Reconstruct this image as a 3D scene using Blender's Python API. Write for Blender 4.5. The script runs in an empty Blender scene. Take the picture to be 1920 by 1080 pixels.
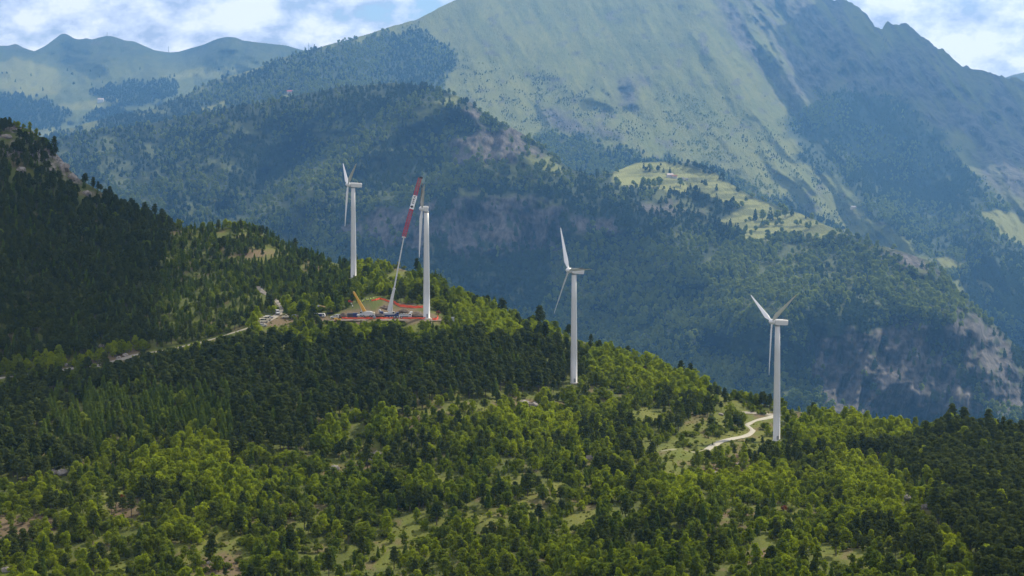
import bpy, bmesh, math, random
import numpy as np
from mathutils import Vector, Matrix

scene = bpy.context.scene
COL = scene.collection
RNG = np.random.default_rng(7)
random.seed(7)

# ------------------------------------------------------------------ camera model
F = 3850.0                       # focal length in photo pixels (1920 wide)
V0 = 280.0                       # row of the true horizon
PITCH = math.atan((540 - V0) / F)
CP, SP = math.cos(PITCH), math.sin(PITCH)

def unproj(u, v, Y):
    """Point seen at photo pixel (u, v) standing Y metres down range. Arrays welcome."""
    cx = (np.asarray(u, float) - 960) / F
    cy = (540 - np.asarray(v, float)) / F
    dy = CP + cy * SP
    dz = -SP + cy * CP
    k = np.asarray(Y, float) / dy
    return np.stack([cx * k, dy * k, dz * k], -1)

def proj(P):
    P = np.asarray(P, float)
    f = P[..., 1] * CP - P[..., 2] * SP
    up = P[..., 1] * SP + P[..., 2] * CP
    return 960 + F * P[..., 0] / f, 540 - F * up / f

cam_d = bpy.data.cameras.new('camera')
cam_d.sensor_width = 36
cam_d.lens = 36 * F / 1920
cam_d.clip_start = 1
cam_d.clip_end = 60000
cam = bpy.data.objects.new('camera', cam_d)
cam.rotation_euler = (math.pi / 2 - PITCH, 0, 0)
COL.objects.link(cam)
scene.camera = cam

SUN_AZ, SUN_EL = math.radians(41), math.radians(41)      # azimuth: right of the view direction
S = Vector((math.sin(SUN_AZ) * math.cos(SUN_EL), math.cos(SUN_AZ) * math.cos(SUN_EL), math.sin(SUN_EL)))

# ------------------------------------------------------------------ noise
def _hash(i, j, seed):
    n = (i.astype(np.int64) * 374761393 + j.astype(np.int64) * 668265263 + seed * 974711) & 0x7fffffff
    n = ((n ^ (n >> 13)) * 1274126177) & 0x7fffffff
    n = n ^ (n >> 16)
    return (n & 0xffff) / 65535.0

def vnoise(x, y, seed=0):
    x = np.asarray(x, float); y = np.asarray(y, float)
    i, j = np.floor(x), np.floor(y)
    fx, fy = x - i, y - j
    fx = fx * fx * fx * (fx * (fx * 6 - 15) + 10); fy = fy * fy * fy * (fy * (fy * 6 - 15) + 10)
    a = _hash(i, j, seed); b = _hash(i + 1, j, seed); c = _hash(i, j + 1, seed); d = _hash(i + 1, j + 1, seed)
    return (a + (b - a) * fx) * (1 - fy) + (c + (d - c) * fx) * fy

def fbm(x, y, seed=0, oct=4):
    s, a, t = 0, 0.5, 0
    for k in range(oct):
        s = s + a * vnoise(x * 2 ** k + 17.3 * k, y * 2 ** k - 9.1 * k, seed + k); t += a; a *= .5
    return s / t

def ridged(x, y, seed=0, oct=4):
    s, a, t = 0, 0.5, 0
    for k in range(oct):
        n = 1 - np.abs(2 * vnoise(x * 2 ** k + 5.3 * k, y * 2 ** k + 3.7 * k, seed + k) - 1)
        s = s + a * n; t += a; a *= .5
    return s / t

def sstep(a, b, x):
    t = np.clip((x - a) / (b - a), 0, 1)
    return t * t * (3 - 2 * t)

def poly_dist(u, v, poly):
    """signed distance in pixels to a polygon: > 0 inside"""
    u = np.asarray(u, float); v = np.asarray(v, float)
    inside = np.zeros(u.shape, bool); d = np.full(u.shape, 1e9)
    n = len(poly)
    for k in range(n):
        x0, y0 = poly[k]; x1, y1 = poly[(k + 1) % n]
        if y0 != y1:
            c = ((y0 > v) != (y1 > v)) & (u < (x1 - x0) * (v - y0) / (y1 - y0) + x0)
            inside ^= c
        L2 = (x1 - x0) ** 2 + (y1 - y0) ** 2 + 1e-9
        t = np.clip(((u - x0) * (x1 - x0) + (v - y0) * (y1 - y0)) / L2, 0, 1)
        d = np.minimum(d, np.hypot(u - x0 - t * (x1 - x0), v - y0 - t * (y1 - y0)))
    return np.where(inside, d, -d)

def line_dist(u, v, pts):
    u = np.asarray(u, float); v = np.asarray(v, float)
    d = np.full(u.shape, 1e9)
    for (x0, y0), (x1, y1) in zip(pts[:-1], pts[1:]):
        L2 = (x1 - x0) ** 2 + (y1 - y0) ** 2 + 1e-9
        t = np.clip(((u - x0) * (x1 - x0) + (v - y0) * (y1 - y0)) / L2, 0, 1)
        d = np.minimum(d, np.hypot(u - x0 - t * (x1 - x0), v - y0 - t * (y1 - y0)))
    return d

def pmask(u, v, polys, soft=6, rough=14, scale=40, seed=3):
    m = np.zeros(np.shape(u))
    w = (fbm(np.asarray(u) / scale, np.asarray(v) / scale * 1.6, seed, 4) - .5) * 2 * rough
    for p in polys:
        m = np.maximum(m, sstep(-soft, soft, poly_dist(u, v, p) + w))
    return m

# ------------------------------------------------------------------ thin-plate spline
class TPS:
    def __init__(self, pts):
        p = np.array(pts, float)
        self.c = p[:, :2] / 300.0
        val = np.log(p[:, 2])
        n = len(p)
        K = self._k(self.c, self.c) + np.eye(n) * 2e-3
        A = np.zeros((n + 3, n + 3)); A[:n, :n] = K
        A[:n, n] = 1; A[:n, n + 1:] = self.c; A[n, :n] = 1; A[n + 1:, :n] = self.c.T
        self.w = np.linalg.solve(A, np.r_[val, 0, 0, 0])
    @staticmethod
    def _k(a, b):
        r2 = ((a[:, None] - b[None]) ** 2).sum(-1)
        return .5 * r2 * np.log(r2 + 1e-12)
    def __call__(self, u, v):
        sh = np.shape(u)
        q = np.stack([np.ravel(u), np.ravel(v)], -1) / 300.0
        n = len(self.c)
        out = np.empty(len(q))
        for k in range(0, len(q), 20000):
            s = q[k:k + 20000]
            out[k:k + 20000] = self._k(s, self.c) @ self.w[:n] + self.w[n] + s @ self.w[n + 1:]
        return np.exp(out).reshape(sh)

# ------------------------------------------------------------------ object helpers
def link(o, parent=None):
    COL.objects.link(o)
    if parent is not None:
        o.parent = parent
    return o

def tag(o, label=None, cat=None, group=None, kind=None):
    if label: o['label'] = label
    if cat: o['category'] = cat
    if group: o['group'] = group
    if kind: o['kind'] = kind
    return o

def empty(name, loc, rz=0, label=None, cat=None, group=None):
    o = bpy.data.objects.new(name, None)
    o.empty_display_size = .5
    o.location = loc; o.rotation_euler = (0, 0, rz)
    link(o); tag(o, label, cat, group)
    return o

class MB:
    """collects shapes into ONE mesh"""
    def __init__(self): self.v, self.f, self.mi = [], [], []
    def add(self, vs, fs, m=0):
        b = len(self.v); self.v += [tuple(p) for p in vs]
        self.f += [tuple(b + i for i in f) for f in fs]; self.mi += [m] * len(fs)
        return self
    def box(self, c, s, rot=None, m=0, taper=1.0, bev=0.0):
        x, y, z = [k / 2 for k in s]
        vs = []
        if bev > 0:
            bm = bmesh.new(); bmesh.ops.create_cube(bm, size=1)
            for q in bm.verts:
                t = taper if q.co.z > 0 else 1
                q.co = Vector((q.co.x * s[0] * t, q.co.y * s[1] * t, q.co.z * s[2]))
            bmesh.ops.bevel(bm, geom=bm.edges[:] + bm.verts[:], offset=bev, segments=2, affect='EDGES', profile=.5)
            bm.verts.index_update()
            vs = [q.co.copy() for q in bm.verts]; fs = [[q.index for q in f.verts] for f in bm.faces]
            bm.free()
        else:
            for zz, t in ((-z, 1), (z, taper)):
                for a, b in ((-1, -1), (1, -1), (1, 1), (-1, 1)): vs.append(Vector((a * x * t, b * y * t, zz)))
            fs = [(3, 2, 1, 0), (4, 5, 6, 7), (0, 1, 5, 4), (1, 2, 6, 5), (2, 3, 7, 6), (3, 0, 4, 7)]
        R = rot if rot is not None else Matrix.Identity(3)
        return self.add([R @ p + Vector(c) for p in vs], fs, m)
    def tube(self, pts, rad, n=8, m=0, cap=True):
        pts = [Vector(p) for p in pts]
        rings = []
        ref = None
        for k, p in enumerate(pts):
            d = (pts[min(k + 1, len(pts) - 1)] - pts[max(k - 1, 0)]).normalized()
            if ref is None:
                ref = Vector((1, 0, 0)) if abs(d.x) < .8 else Vector((0, 1, 0))
            a = (ref - d * ref.dot(d)).normalized(); b = d.cross(a); ref = a
            r = rad[k] if hasattr(rad, '__len__') else rad
            rings.append([p + (a * math.cos(2 * math.pi * i / n) + b * math.sin(2 * math.pi * i / n)) * r for i in range(n)])
        vs = [q for r in rings for q in r]; fs = []
        for k in range(len(rings) - 1):
            for i in range(n):
                j = (i + 1) % n
                fs.append((k * n + i, k * n + j, (k + 1) * n + j, (k + 1) * n + i))
        if cap:
            fs.append(tuple(range(n - 1, -1, -1))); fs.append(tuple(range((len(rings) - 1) * n, len(rings) * n)))
        return self.add(vs, fs, m)
    def prism(self, prof, y0, y1, m=0, inset=0.0):
        """side profile [(x, z)] pushed from y0 to y1; inset narrows the upper points"""
        n = len(prof); zmin = min(p[1] for p in prof); zmax = max(p[1] for p in prof)
        def pt(p, y, sgn):
            t = (p[1] - zmin) / max(zmax - zmin, 1e-6)
            return (p[0], y + sgn * inset * max(0, t - .45), p[1])
        vs = [pt(p, y0, 1) for p in prof] + [pt(p, y1, -1) for p in prof]
        fs = [tuple(range(n)), tuple(range(2 * n - 1, n - 1, -1))]
        for k in range(n):
            j = (k + 1) % n; fs.append((j, k, n + k, n + j))
        return self.add(vs, fs, m)
    def build(self, name, mats, parent=None, smooth=False, loc=None):
        me = bpy.data.meshes.new(name); me.from_pydata(self.v, [], self.f)
        for q in (mats if isinstance(mats, (list, tuple)) else [mats]): me.materials.append(q)
        me.polygons.foreach_set('material_index', self.mi)
        if smooth: me.polygons.foreach_set('use_smooth', [True] * len(self.f))
        me.validate(); me.update()
        o = bpy.data.objects.new(name, me)
        if loc is not None: o.location = loc
        return link(o, parent)

def bevel(o, w=.05, seg=2):
    m = o.modifiers.new('bevel', 'BEVEL'); m.width = w; m.segments = seg; m.limit_method = 'ANGLE'
    return o

# ------------------------------------------------------------------ materials
def nt(mat):
    mat.use_nodes = True
    t = mat.node_tree
    for n in list(t.nodes): t.nodes.remove(n)
    return t

def N(t, typ, **kw):
    n = t.nodes.new(typ)
    for k, val in kw.items():
        if k.startswith('i_'):
            n.inputs[k[2:].replace('_', ' ')].default_value = val
        else:
            setattr(n, k, val)
    return n

def mixrgb(t, fac, a, b, mode='MIX'):
    n = t.nodes.new('ShaderNodeMix'); n.data_type = 'RGBA'; n.blend_type = mode
    for sock, val in ((n.inputs[0], fac), (n.inputs[6], a), (n.inputs[7], b)):
        if isinstance(val, (int, float)): sock.default_value = val
        elif isinstance(val, (tuple, list)): sock.default_value = (*val[:3], 1)
        else: t.links.new(val, sock)
    return n.outputs[2]

def math_(t, op, a, b=None, c=None, clamp=False):
    n = t.nodes.new('ShaderNodeMath'); n.operation = op; n.use_clamp = clamp
    for k, val in enumerate((a, b, c)):
        if val is None: continue
        if isinstance(val, (int, float)): n.inputs[k].default_value = val
        else: t.links.new(val, n.inputs[k])
    return n.outputs[0]

def ramp(t, fac, stops):
    n = t.nodes.new('ShaderNodeValToRGB')
    e = n.color_ramp.elements
    while len(e) > 1: e.remove(e[-1])
    e[0].position = stops[0][0]; e[0].color = (*stops[0][1], 1)
    for p, c in stops[1:]:
        q = e.new(p); q.color = (*c, 1)
    t.links.new(fac, n.inputs[0])
    return n.outputs[0]

def noise_tex(t, vec, scale, detail=4, rough=.55):
    n = N(t, 'ShaderNodeTexNoise'); n.inputs['Scale'].default_value = scale
    n.inputs['Detail'].default_value = detail; n.inputs['Roughness'].default_value = rough
    if vec is not None: t.links.new(vec, n.inputs['Vector'])
    return n.outputs['Fac']

def paint(name, col, rough=.5, metal=0.0, dirt=.25, spec=.5, scale=.6):
    m = bpy.data.materials.new(name); t = nt(m)
    out = N(t, 'ShaderNodeOutputMaterial'); b = N(t, 'ShaderNodeBsdfPrincipled')
    tc = N(t, 'ShaderNodeTexCoord')
    f = noise_tex(t, tc.outputs['Object'], scale, 6, .6)
    c = mixrgb(t, math_(t, 'MULTIPLY', f, dirt), col, tuple(k * .45 + .02 for k in col))
    t.links.new(c, b.inputs['Base Color'])
    b.inputs['Roughness'].default_value = rough; b.inputs['Metallic'].default_value = metal
    b.inputs['Specular IOR Level'].default_value = spec
    t.links.new(b.outputs[0], out.inputs[0])
    return m

def leaf_mat(name, c_dark, c_light, trans=.35, patch=140.0):
    m = bpy.data.materials.new(name); t = nt(m)
    out = N(t, 'ShaderNodeOutputMaterial')
    oi = N(t, 'ShaderNodeObjectInfo'); geo = N(t, 'ShaderNodeNewGeometry')
    pn = noise_tex(t, geo.outputs['Position'], 1 / patch, 2)
    fine = noise_tex(t, geo.outputs['Position'], .9, 2)
    f = math_(t, 'ADD', math_(t, 'MULTIPLY', oi.outputs['Random'], .55), math_(t, 'MULTIPLY_ADD', pn, 1.5, -.55))
    f = math_(t, 'ADD', f, math_(t, 'MULTIPLY_ADD', fine, .5, -.25), clamp=True)
    c = mixrgb(t, f, c_dark, c_light)
    d = N(t, 'ShaderNodeBsdfDiffuse'); tr = N(t, 'ShaderNodeBsdfTranslucent'); mx = N(t, 'ShaderNodeMixShader')
    mx.inputs[0].default_value = trans
    t.links.new(c, d.inputs[0])
    t.links.new(mixrgb(t, .55, c, (c_light[0] * 1.25, c_light[1] * 1.4, c_light[2] * .8)), tr.inputs[0])
    t.links.new(d.outputs[0], mx.inputs[1]); t.links.new(tr.outputs[0], mx.inputs[2])
    t.links.new(mx.outputs[0], out.inputs[0])
    return m

M = {}
M['bark'] = paint('bark', (.10, .08, .06), .9, dirt=.6, scale=3)
M['bark_pale'] = paint('bark_pale', (.24, .22, .19), .9, dirt=.7, scale=3)
M['leaf_mid'] = leaf_mat('leaf_mid', (.072, .110, .016), (.205, .240, .027), .48)
M['leaf_bright'] = leaf_mat('leaf_bright', (.140, .192, .015), (.300, .335, .023), .52)
M['leaf_pine'] = leaf_mat('leaf_pine', (.036, .052, .014), (.088, .106, .026), .30)
M['leaf_larch'] = leaf_mat('leaf_larch', (.058, .092, .016), (.130, .172, .027), .42)
M['leaf_shrub'] = leaf_mat('leaf_shrub', (.075, .105, .018), (.175, .200, .030), .42)
M['leaf_tuft'] = leaf_mat('leaf_tuft', (.115, .135, .018), (.185, .185, .035), .50)
M['leaf_rust'] = leaf_mat('leaf_rust', (.10, .045, .02), (.20, .08, .035), .25)
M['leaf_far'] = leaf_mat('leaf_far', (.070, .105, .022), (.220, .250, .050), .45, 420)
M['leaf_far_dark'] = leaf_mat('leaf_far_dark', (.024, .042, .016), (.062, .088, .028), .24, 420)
M['white'] = paint('white', (.52, .52, .50), .45, dirt=.22, scale=.25)
M['blade'] = paint('blade', (.66, .66, .65), .4, dirt=.15, scale=.3)
M['olive'] = paint('olive', (.055, .052, .022), .6)
M['red'] = paint('red', (.42, .02, .035), .5)
M['blue'] = paint('blue', (.012, .03, .13), .35)
M['yellow'] = paint('yellow', (.62, .33, .03), .5)
M['tan'] = paint('tan', (.55, .36, .14), .6)
M['cream'] = paint('cream', (.62, .57, .42), .4)
M['silver'] = paint('silver', (.5, .51, .53), .35, .2)
M['black'] = paint('black', (.015, .015, .017), .5)
M['rubber'] = paint('rubber', (.02, .02, .02), .85)
M['glass'] = paint('glass', (.012, .016, .022), .08, spec=.8)
M['steel'] = paint('steel', (.30, .31, .32), .5, .4)
M['orange_net'] = paint('orange_net', (.85, .10, .03), .6, dirt=.2, scale=1.5)
M['hivis'] = paint('hivis', (.62, .78, .05), .6, dirt=.05)
M['cloth'] = paint('cloth', (.03, .04, .07), .8)
M['skin'] = paint('skin', (.45, .27, .19), .6)
M['helmet'] = paint('helmet', (.8, .8, .78), .4)
M['gravel'] = paint('gravel', (.27, .24, .19), .95, dirt=.6, scale=.25)
M['track_grass'] = paint('track_grass', (.20, .19, .085), .95, dirt=.5, scale=.3)
M['roof'] = paint('roof', (.30, .13, .08), .8)
M['stone_wall'] = paint('stone_wall', (.50, .45, .38), .9)

def rock_mat(name, c1, c2, c3, scale):
    m = bpy.data.materials.new(name); t = nt(m)
    out = N(t, 'ShaderNodeOutputMaterial'); b = N(t, 'ShaderNodeBsdfPrincipled')
    tc = N(t, 'ShaderNodeTexCoord')
    f = noise_tex(t, tc.outputs['Object'], scale, 8, .65)
    c = ramp(t, f, [(.3, c1), (.5, c2), (.72, c3)])
    t.links.new(c, b.inputs['Base Color']); b.inputs['Roughness'].default_value = .95
    bp = N(t, 'ShaderNodeBump'); bp.inputs['Strength'].default_value = .6; bp.inputs['Distance'].default_value = .4
    t.links.new(noise_tex(t, tc.outputs['Object'], scale * 2.5, 8, .7), bp.inputs['Height'])
    t.links.new(bp.outputs[0], b.inputs['Normal'])
    t.links.new(b.outputs[0], out.inputs[0])
    return m
M['rock'] = rock_mat('rock', (.11, .095, .08), (.23, .205, .175), (.36, .325, .28), .5)

def terrain_mat(name, base, grass, dry, rock, soil, s_big, s_fine, bump=.5, bdist=2.0):
    """mask attribute: r grass, g dry meadow, b rock, a bare soil; base elsewhere"""
    m = bpy.data.materials.new(name); t = nt(m)
    out = N(t, 'ShaderNodeOutputMaterial'); b = N(t, 'ShaderNodeBsdfPrincipled')
    at = N(t, 'ShaderNodeAttribute', attribute_name='mask')
    sep = N(t, 'ShaderNodeSeparateColor'); t.links.new(at.outputs['Color'], sep.inputs[0])
    geo = N(t, 'ShaderNodeNewGeometry')
    pos = geo.outputs['Position']
    nb = noise_tex(t, pos, s_big, 5, .6); nf = noise_tex(t, pos, s_fine, 6, .65)
    mp = N(t, 'ShaderNodeMapping'); mp.inputs['Scale'].default_value = (1, .25, .4); t.links.new(pos, mp.inputs[0])
    ns = noise_tex(t, mp.outputs[0], s_fine * .7, 6, .7)
    def var(c, f, a=.55, hi=1.35):
        return mixrgb(t, f, tuple(k * a for k in c), tuple(k * hi for k in c))
    col = var(base, nf)
    g = mixrgb(t, nb, var(grass, nf), var(dry, nf, .7, 1.25))
    col = mixrgb(t, sep.outputs[0], col, g)
    col = mixrgb(t, sep.outputs[1], col, var(dry, nb, .75, 1.25))
    col = mixrgb(t, sep.outputs[2], col, ramp(t, ns, [(.38, tuple(k * .42 for k in rock)), (.5, rock), (.64, tuple(k * 1.6 for k in rock))]))
    col = mixrgb(t, at.outputs['Alpha'], col, var(soil, nf, .6, 1.4))
    t.links.new(col, b.inputs['Base Color']); b.inputs['Roughness'].default_value = 1
    b.inputs['Specular IOR Level'].default_value = .15
    bp = N(t, 'ShaderNodeBump'); bp.inputs['Strength'].default_value = bump; bp.inputs['Distance'].default_value = bdist
    t.links.new(ns, bp.inputs['Height']); t.links.new(bp.outputs[0], b.inputs['Normal'])
    t.links.new(b.outputs[0], out.inputs[0])
    return m
M['ground_near'] = terrain_mat('ground_near', (.070, .085, .016), (.070, .104, .012), (.130, .130, .026), (.17, .15, .125), (.125, .090, .052), .09, .9, .8, .5)
M['ground_mid'] = terrain_mat('ground_mid', (.030, .045, .018), (.11, .135, .035), (.21, .215, .072), (.090, .080, .070), (.20, .15, .10), .004, .10, 1.0, 9)
M['ground_far'] = terrain_mat('ground_far', (.032, .048, .018), (.078, .104, .021), (.160, .162, .040), (.074, .070, .062), (.20, .16, .12), .0025, .034, 1.0, 20)

# ------------------------------------------------------------------ terrain sheets
ZLOW = -840.0
KF = 1.45            # how much farther the far slopes stand than first surveyed

class Sheet:
    def __init__(self, name, crest, ctrl, vbot, u0, u1, du, rows, mat, maskf, relief=None, zn=None, back=(8, 60, 28), crest_rough=0, label=None, mono=.8, k=1.0):
        self.u0, self.du, self.rows = u0, du, rows
        us = np.arange(u0, u1 + du, du, dtype=float); self.us = us
        cu = np.array(crest, float)
        vc = np.interp(us, cu[:, 0], cu[:, 1])
        kn = np.array([.0, .15, .7, .15, .0]); vc = np.convolve(np.pad(vc, 2, 'edge'), kn, 'valid')
        if crest_rough:
            cr = crest_rough(us) if callable(crest_rough) else crest_rough
            vc = vc + (fbm(us / 15, us * 0 + 3.3, 5, 5) - .5) * 2 * cr
        vb = np.interp(us, [p[0] for p in vbot], [p[1] for p in vbot])
        self.vc, self.vb = vc, vb
        s = np.linspace(0, 1, rows)
        s = s if rows < 10 else .55 * s + .45 * (1 - (1 - s) ** 1.6)
        self.s = s
        U = np.repeat(us[None], rows, 0); V = vb[None] + (vc - vb)[None] * s[:, None]
        tps = TPS([(a, b, c * k) for a, b, c in ctrl])
        Y = tps(U, V)
        if relief is not None: Y = Y + relief(U, V) * k
        mn = np.maximum.accumulate(Y, 0)
        Y = mono * mn + (1 - mono) * Y
        P = unproj(U, V, Y)
        if zn is not None: P[..., 2] += zn(P[..., 0], P[..., 1]) * sstep(0, 40, V - vc[None])
        self.U, self.V, self.P, self.Y = U, V, P, Y
        # far side falling away, near side running down to the valley
        ext = []
        nb, dY, dz = back
        for j in range(1, nb + 1):
            Q = P[-1].copy(); Q[:, 1] += dY * j; Q[:, 0] *= 1 + dY * j / np.maximum(P[-1][:, 1], 1)
            Q[:, 2] -= dz * j * (.6 + .07 * j); ext.append(Q)
        low = []
        for j in (2, 1):
            Q = P[0].copy(); Q[:, 1] -= 160 * j; Q[:, 2] = Q[:, 2] + (ZLOW - Q[:, 2]) * j / 2; low.append(Q)
        G = np.concatenate([np.array(low), P, np.array(ext)], 0)
        R, Cn = G.shape[:2]
        idx = np.arange(R * Cn).reshape(R, Cn)
        f = np.stack([idx[:-1, :-1], idx[:-1, 1:], idx[1:, 1:], idx[1:, :-1]], -1).reshape(-1, 4)
        me = bpy.data.meshes.new(name)
        me.vertices.add(R * Cn); me.vertices.foreach_set('co', G.reshape(-1).astype(np.float32))
        me.loops.add(len(f) * 4); me.loops.foreach_set('vertex_index', f.reshape(-1).astype(np.int32))
        me.polygons.add(len(f)); me.polygons.foreach_set('loop_start', np.arange(0, len(f) * 4, 4, dtype=np.int32))
        me.polygons.foreach_set('use_smooth', np.ones(len(f), bool))
        me.update(calc_edges=True)
        mk = maskf(U, V)
        mk = np.concatenate([np.repeat(mk[:1], 2, 0), mk, np.repeat(mk[-1:], nb, 0)], 0)
        a = me.attributes.new('mask', 'FLOAT_COLOR', 'POINT'); a.data.foreach_set('color', mk.reshape(-1).astype(np.float32))
        me.materials.append(mat)
        self.ob = link(bpy.data.objects.new(name, me)); tag(self.ob, kind='structure', label=label)
    def at(self, u, v):
        """ground point under photo pixel (u, v)"""
        c = (u - self.u0) / self.du
        i = int(min(max(math.floor(c), 0), len(self.us) - 2)); fc = c - i
        vb = self.vb[i] * (1 - fc) + self.vb[i + 1] * fc; vc = self.vc[i] * (1 - fc) + self.vc[i + 1] * fc
        s = min(max((v - vb) / (vc - vb), 0), 1)
        j = int(min(max(np.searchsorted(self.s, s) - 1, 0), self.rows - 2)); fr = (s - self.s[j]) / (self.s[j + 1] - self.s[j])
        P = self.P
        q = (P[j, i] * (1 - fc) + P[j, i + 1] * fc) * (1 - fr) + (P[j + 1, i] * (1 - fc) + P[j + 1, i + 1] * fc) * fr
        return Vector(q)
    def scatter(self, densf, rng, per_px=False):
        """random ground points; densf(U, V) -> trees per m2 (or per photo px2)"""
        P, U, V = self.P, self.U, self.V
        Uc = (U[:-1, :-1] + U[1:, 1:]) / 2; Vc = (V[:-1, :-1] + V[1:, 1:]) / 2
        d = densf(Uc, Vc)
        if per_px:
            area = self.du * np.abs(V[:-1, :-1] - V[1:, :-1])
        else:
            e1 = P[:-1, 1:] - P[:-1, :-1]; e2 = P[1:, :-1] - P[:-1, :-1]
            area = np.linalg.norm(np.cross(e1, e2), axis=-1)
        n = rng.poisson(d * area)
        r, c = np.nonzero(n); k = n[r, c]
        r = np.repeat(r, k); c = np.repeat(c, k)
        a = rng.random(len(r))[:, None]; b = rng.random(len(r))[:, None]
        q = (P[r, c] * (1 - a) + P[r, c + 1] * a) * (1 - b) + (P[r + 1, c] * (1 - a) + P[r + 1, c + 1] * a) * b
        u, v = proj(q)
        return q, u, v

def thin(q, dmin, order=None):
    """drop points closer than dmin (array) to one already kept"""
    cell = 4.0; grid = {}; keep = []
    idx = range(len(q)) if order is None else order
    for i in idx:
        x, y, r = q[i][0], q[i][1], dmin[i]
        cx, cy = int(x // cell), int(y // cell); ok = True
        R = int(r // cell) + 1
        for a in range(cx - R, cx + R + 1):
            for b in range(cy - R, cy + R + 1):
                for j in grid.get((a, b), ()):
                    if (q[j][0] - x) ** 2 + (q[j][1] - y) ** 2 < (.5 * (r + dmin[j])) ** 2: ok = False; break
                if not ok: break
            if not ok: break
        if ok:
            grid.setdefault((cx, cy), []).append(i); keep.append(i)
    return np.array(keep, int)

# ---- near hillside
HILL_CREST = [(-600, 120), (-200, 175), (0, 226), (60, 244), (110, 292), (140, 330), (220, 378), (300, 412), (345, 430), (400, 428), (470, 424), (540, 462), (600, 486), (660, 502), (740, 500),
              (800, 520), (860, 552), (950, 588), (1020, 612), (1080, 636), (1130, 652), (1200, 682), (1300, 712), (1400, 752), (1480, 768), (1560, 784), (1650, 803), (1720, 806),
              (1790, 800), (1850, 808), (1920, 822), (2100, 870), (2500, 960)]
hc = np.array(HILL_CREST, float)
HILL_CTRL = [(-500, 1250, 600), (0, 1250, 590), (500, 1250, 585), (960, 1250, 580), (1450, 1250, 575), (1920, 1250, 575), (2400, 1250, 570),
             (0, 1080, 690), (480, 1080, 685), (960, 1080, 680), (1450, 1080, 675), (1920, 1080, 672), (-400, 1080, 690), (2300, 1080, 665),
             (0, 880, 840), (300, 880, 835), (620, 880, 830), (960, 880, 835), (1250, 890, 850), (1456, 900, 880), (1700, 920, 850), (1920, 940, 830),
             (-400, 740, 970), (0, 705, 1005), (240, 668, 1040), (480, 609, 1075), (600, 603, 1078), (740, 597, 1080), (820, 600, 1078), (640, 760, 940), (300, 760, 940), (900, 700, 1010),
             (1076, 718, 1048), (1456, 826, 988), (1240, 770, 1000), (1400, 800, 1010), (1425, 776, 1045), (1650, 850, 955), (1850, 870, 925),
             (740, 575, 1100), (780, 577, 1100), (700, 560, 1115), (663, 523, 1254), (740, 520, 1230), (540, 520, 1260), (400, 520, 1250), (200, 520, 1210), (0, 500, 1190),
             (-400, 130, 1520), (0, 222, 1500), (100, 285, 1470), (200, 365, 1440), (300, 412, 1420), (400, 428, 1410), (470, 424, 1400), (540, 462, 1380), (600, 486, 1360), (660, 502, 1330),
             (740, 500, 1290), (800, 520, 1240), (880, 560, 1200), (960, 590, 1170), (1040, 620, 1150), (1100, 642, 1130), (1200, 682, 1110), (1330, 723, 1090), (1420, 757, 1075),
             (1520, 776, 1050), (1600, 792, 1040), (1700, 805, 1030), (1780, 801, 1030), (1850, 808, 1020), (1920, 822, 1010), (2300, 910, 960)]

ROAD = [(-60, 720, 4.5), (0, 712, 4.5), (60, 704, 4.5), (130, 696, 5), (180, 685, 5), (215, 676, 5), (250, 667, 5), (290, 658, 4.5), (340, 648, 4.5), (400, 634, 4), (450, 620, 4.5), (485, 609, 6), (505, 598, 7), (520, 590, 6),
        (529, 582, 4), (522, 571, 3.5), (505, 560, 3.5), (492, 550, 3.5), (484, 541, 3.5)]
TRACK = [(1462, 776, 5), (1446, 781, 5), (1425, 786, 4), (1408, 791, 3.6), (1400, 796, 3.4), (1404, 801, 3.2), (1410, 806, 3.4), (1406, 812, 3.6), (1393, 818, 4), (1374, 824, 4.2), (1350, 830, 4.2), (1322, 837, 4)]
GRASS_TRACK = [(1322, 837, 3.6), (1300, 842, 3.2), (1262, 846, 3), (1238, 848, 2.6)]
PAD = [(636, 588), (655, 580), (690, 562), (715, 557), (745, 570), (800, 580), (832, 592), (834, 605), (700, 606), (640, 605)]
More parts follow.
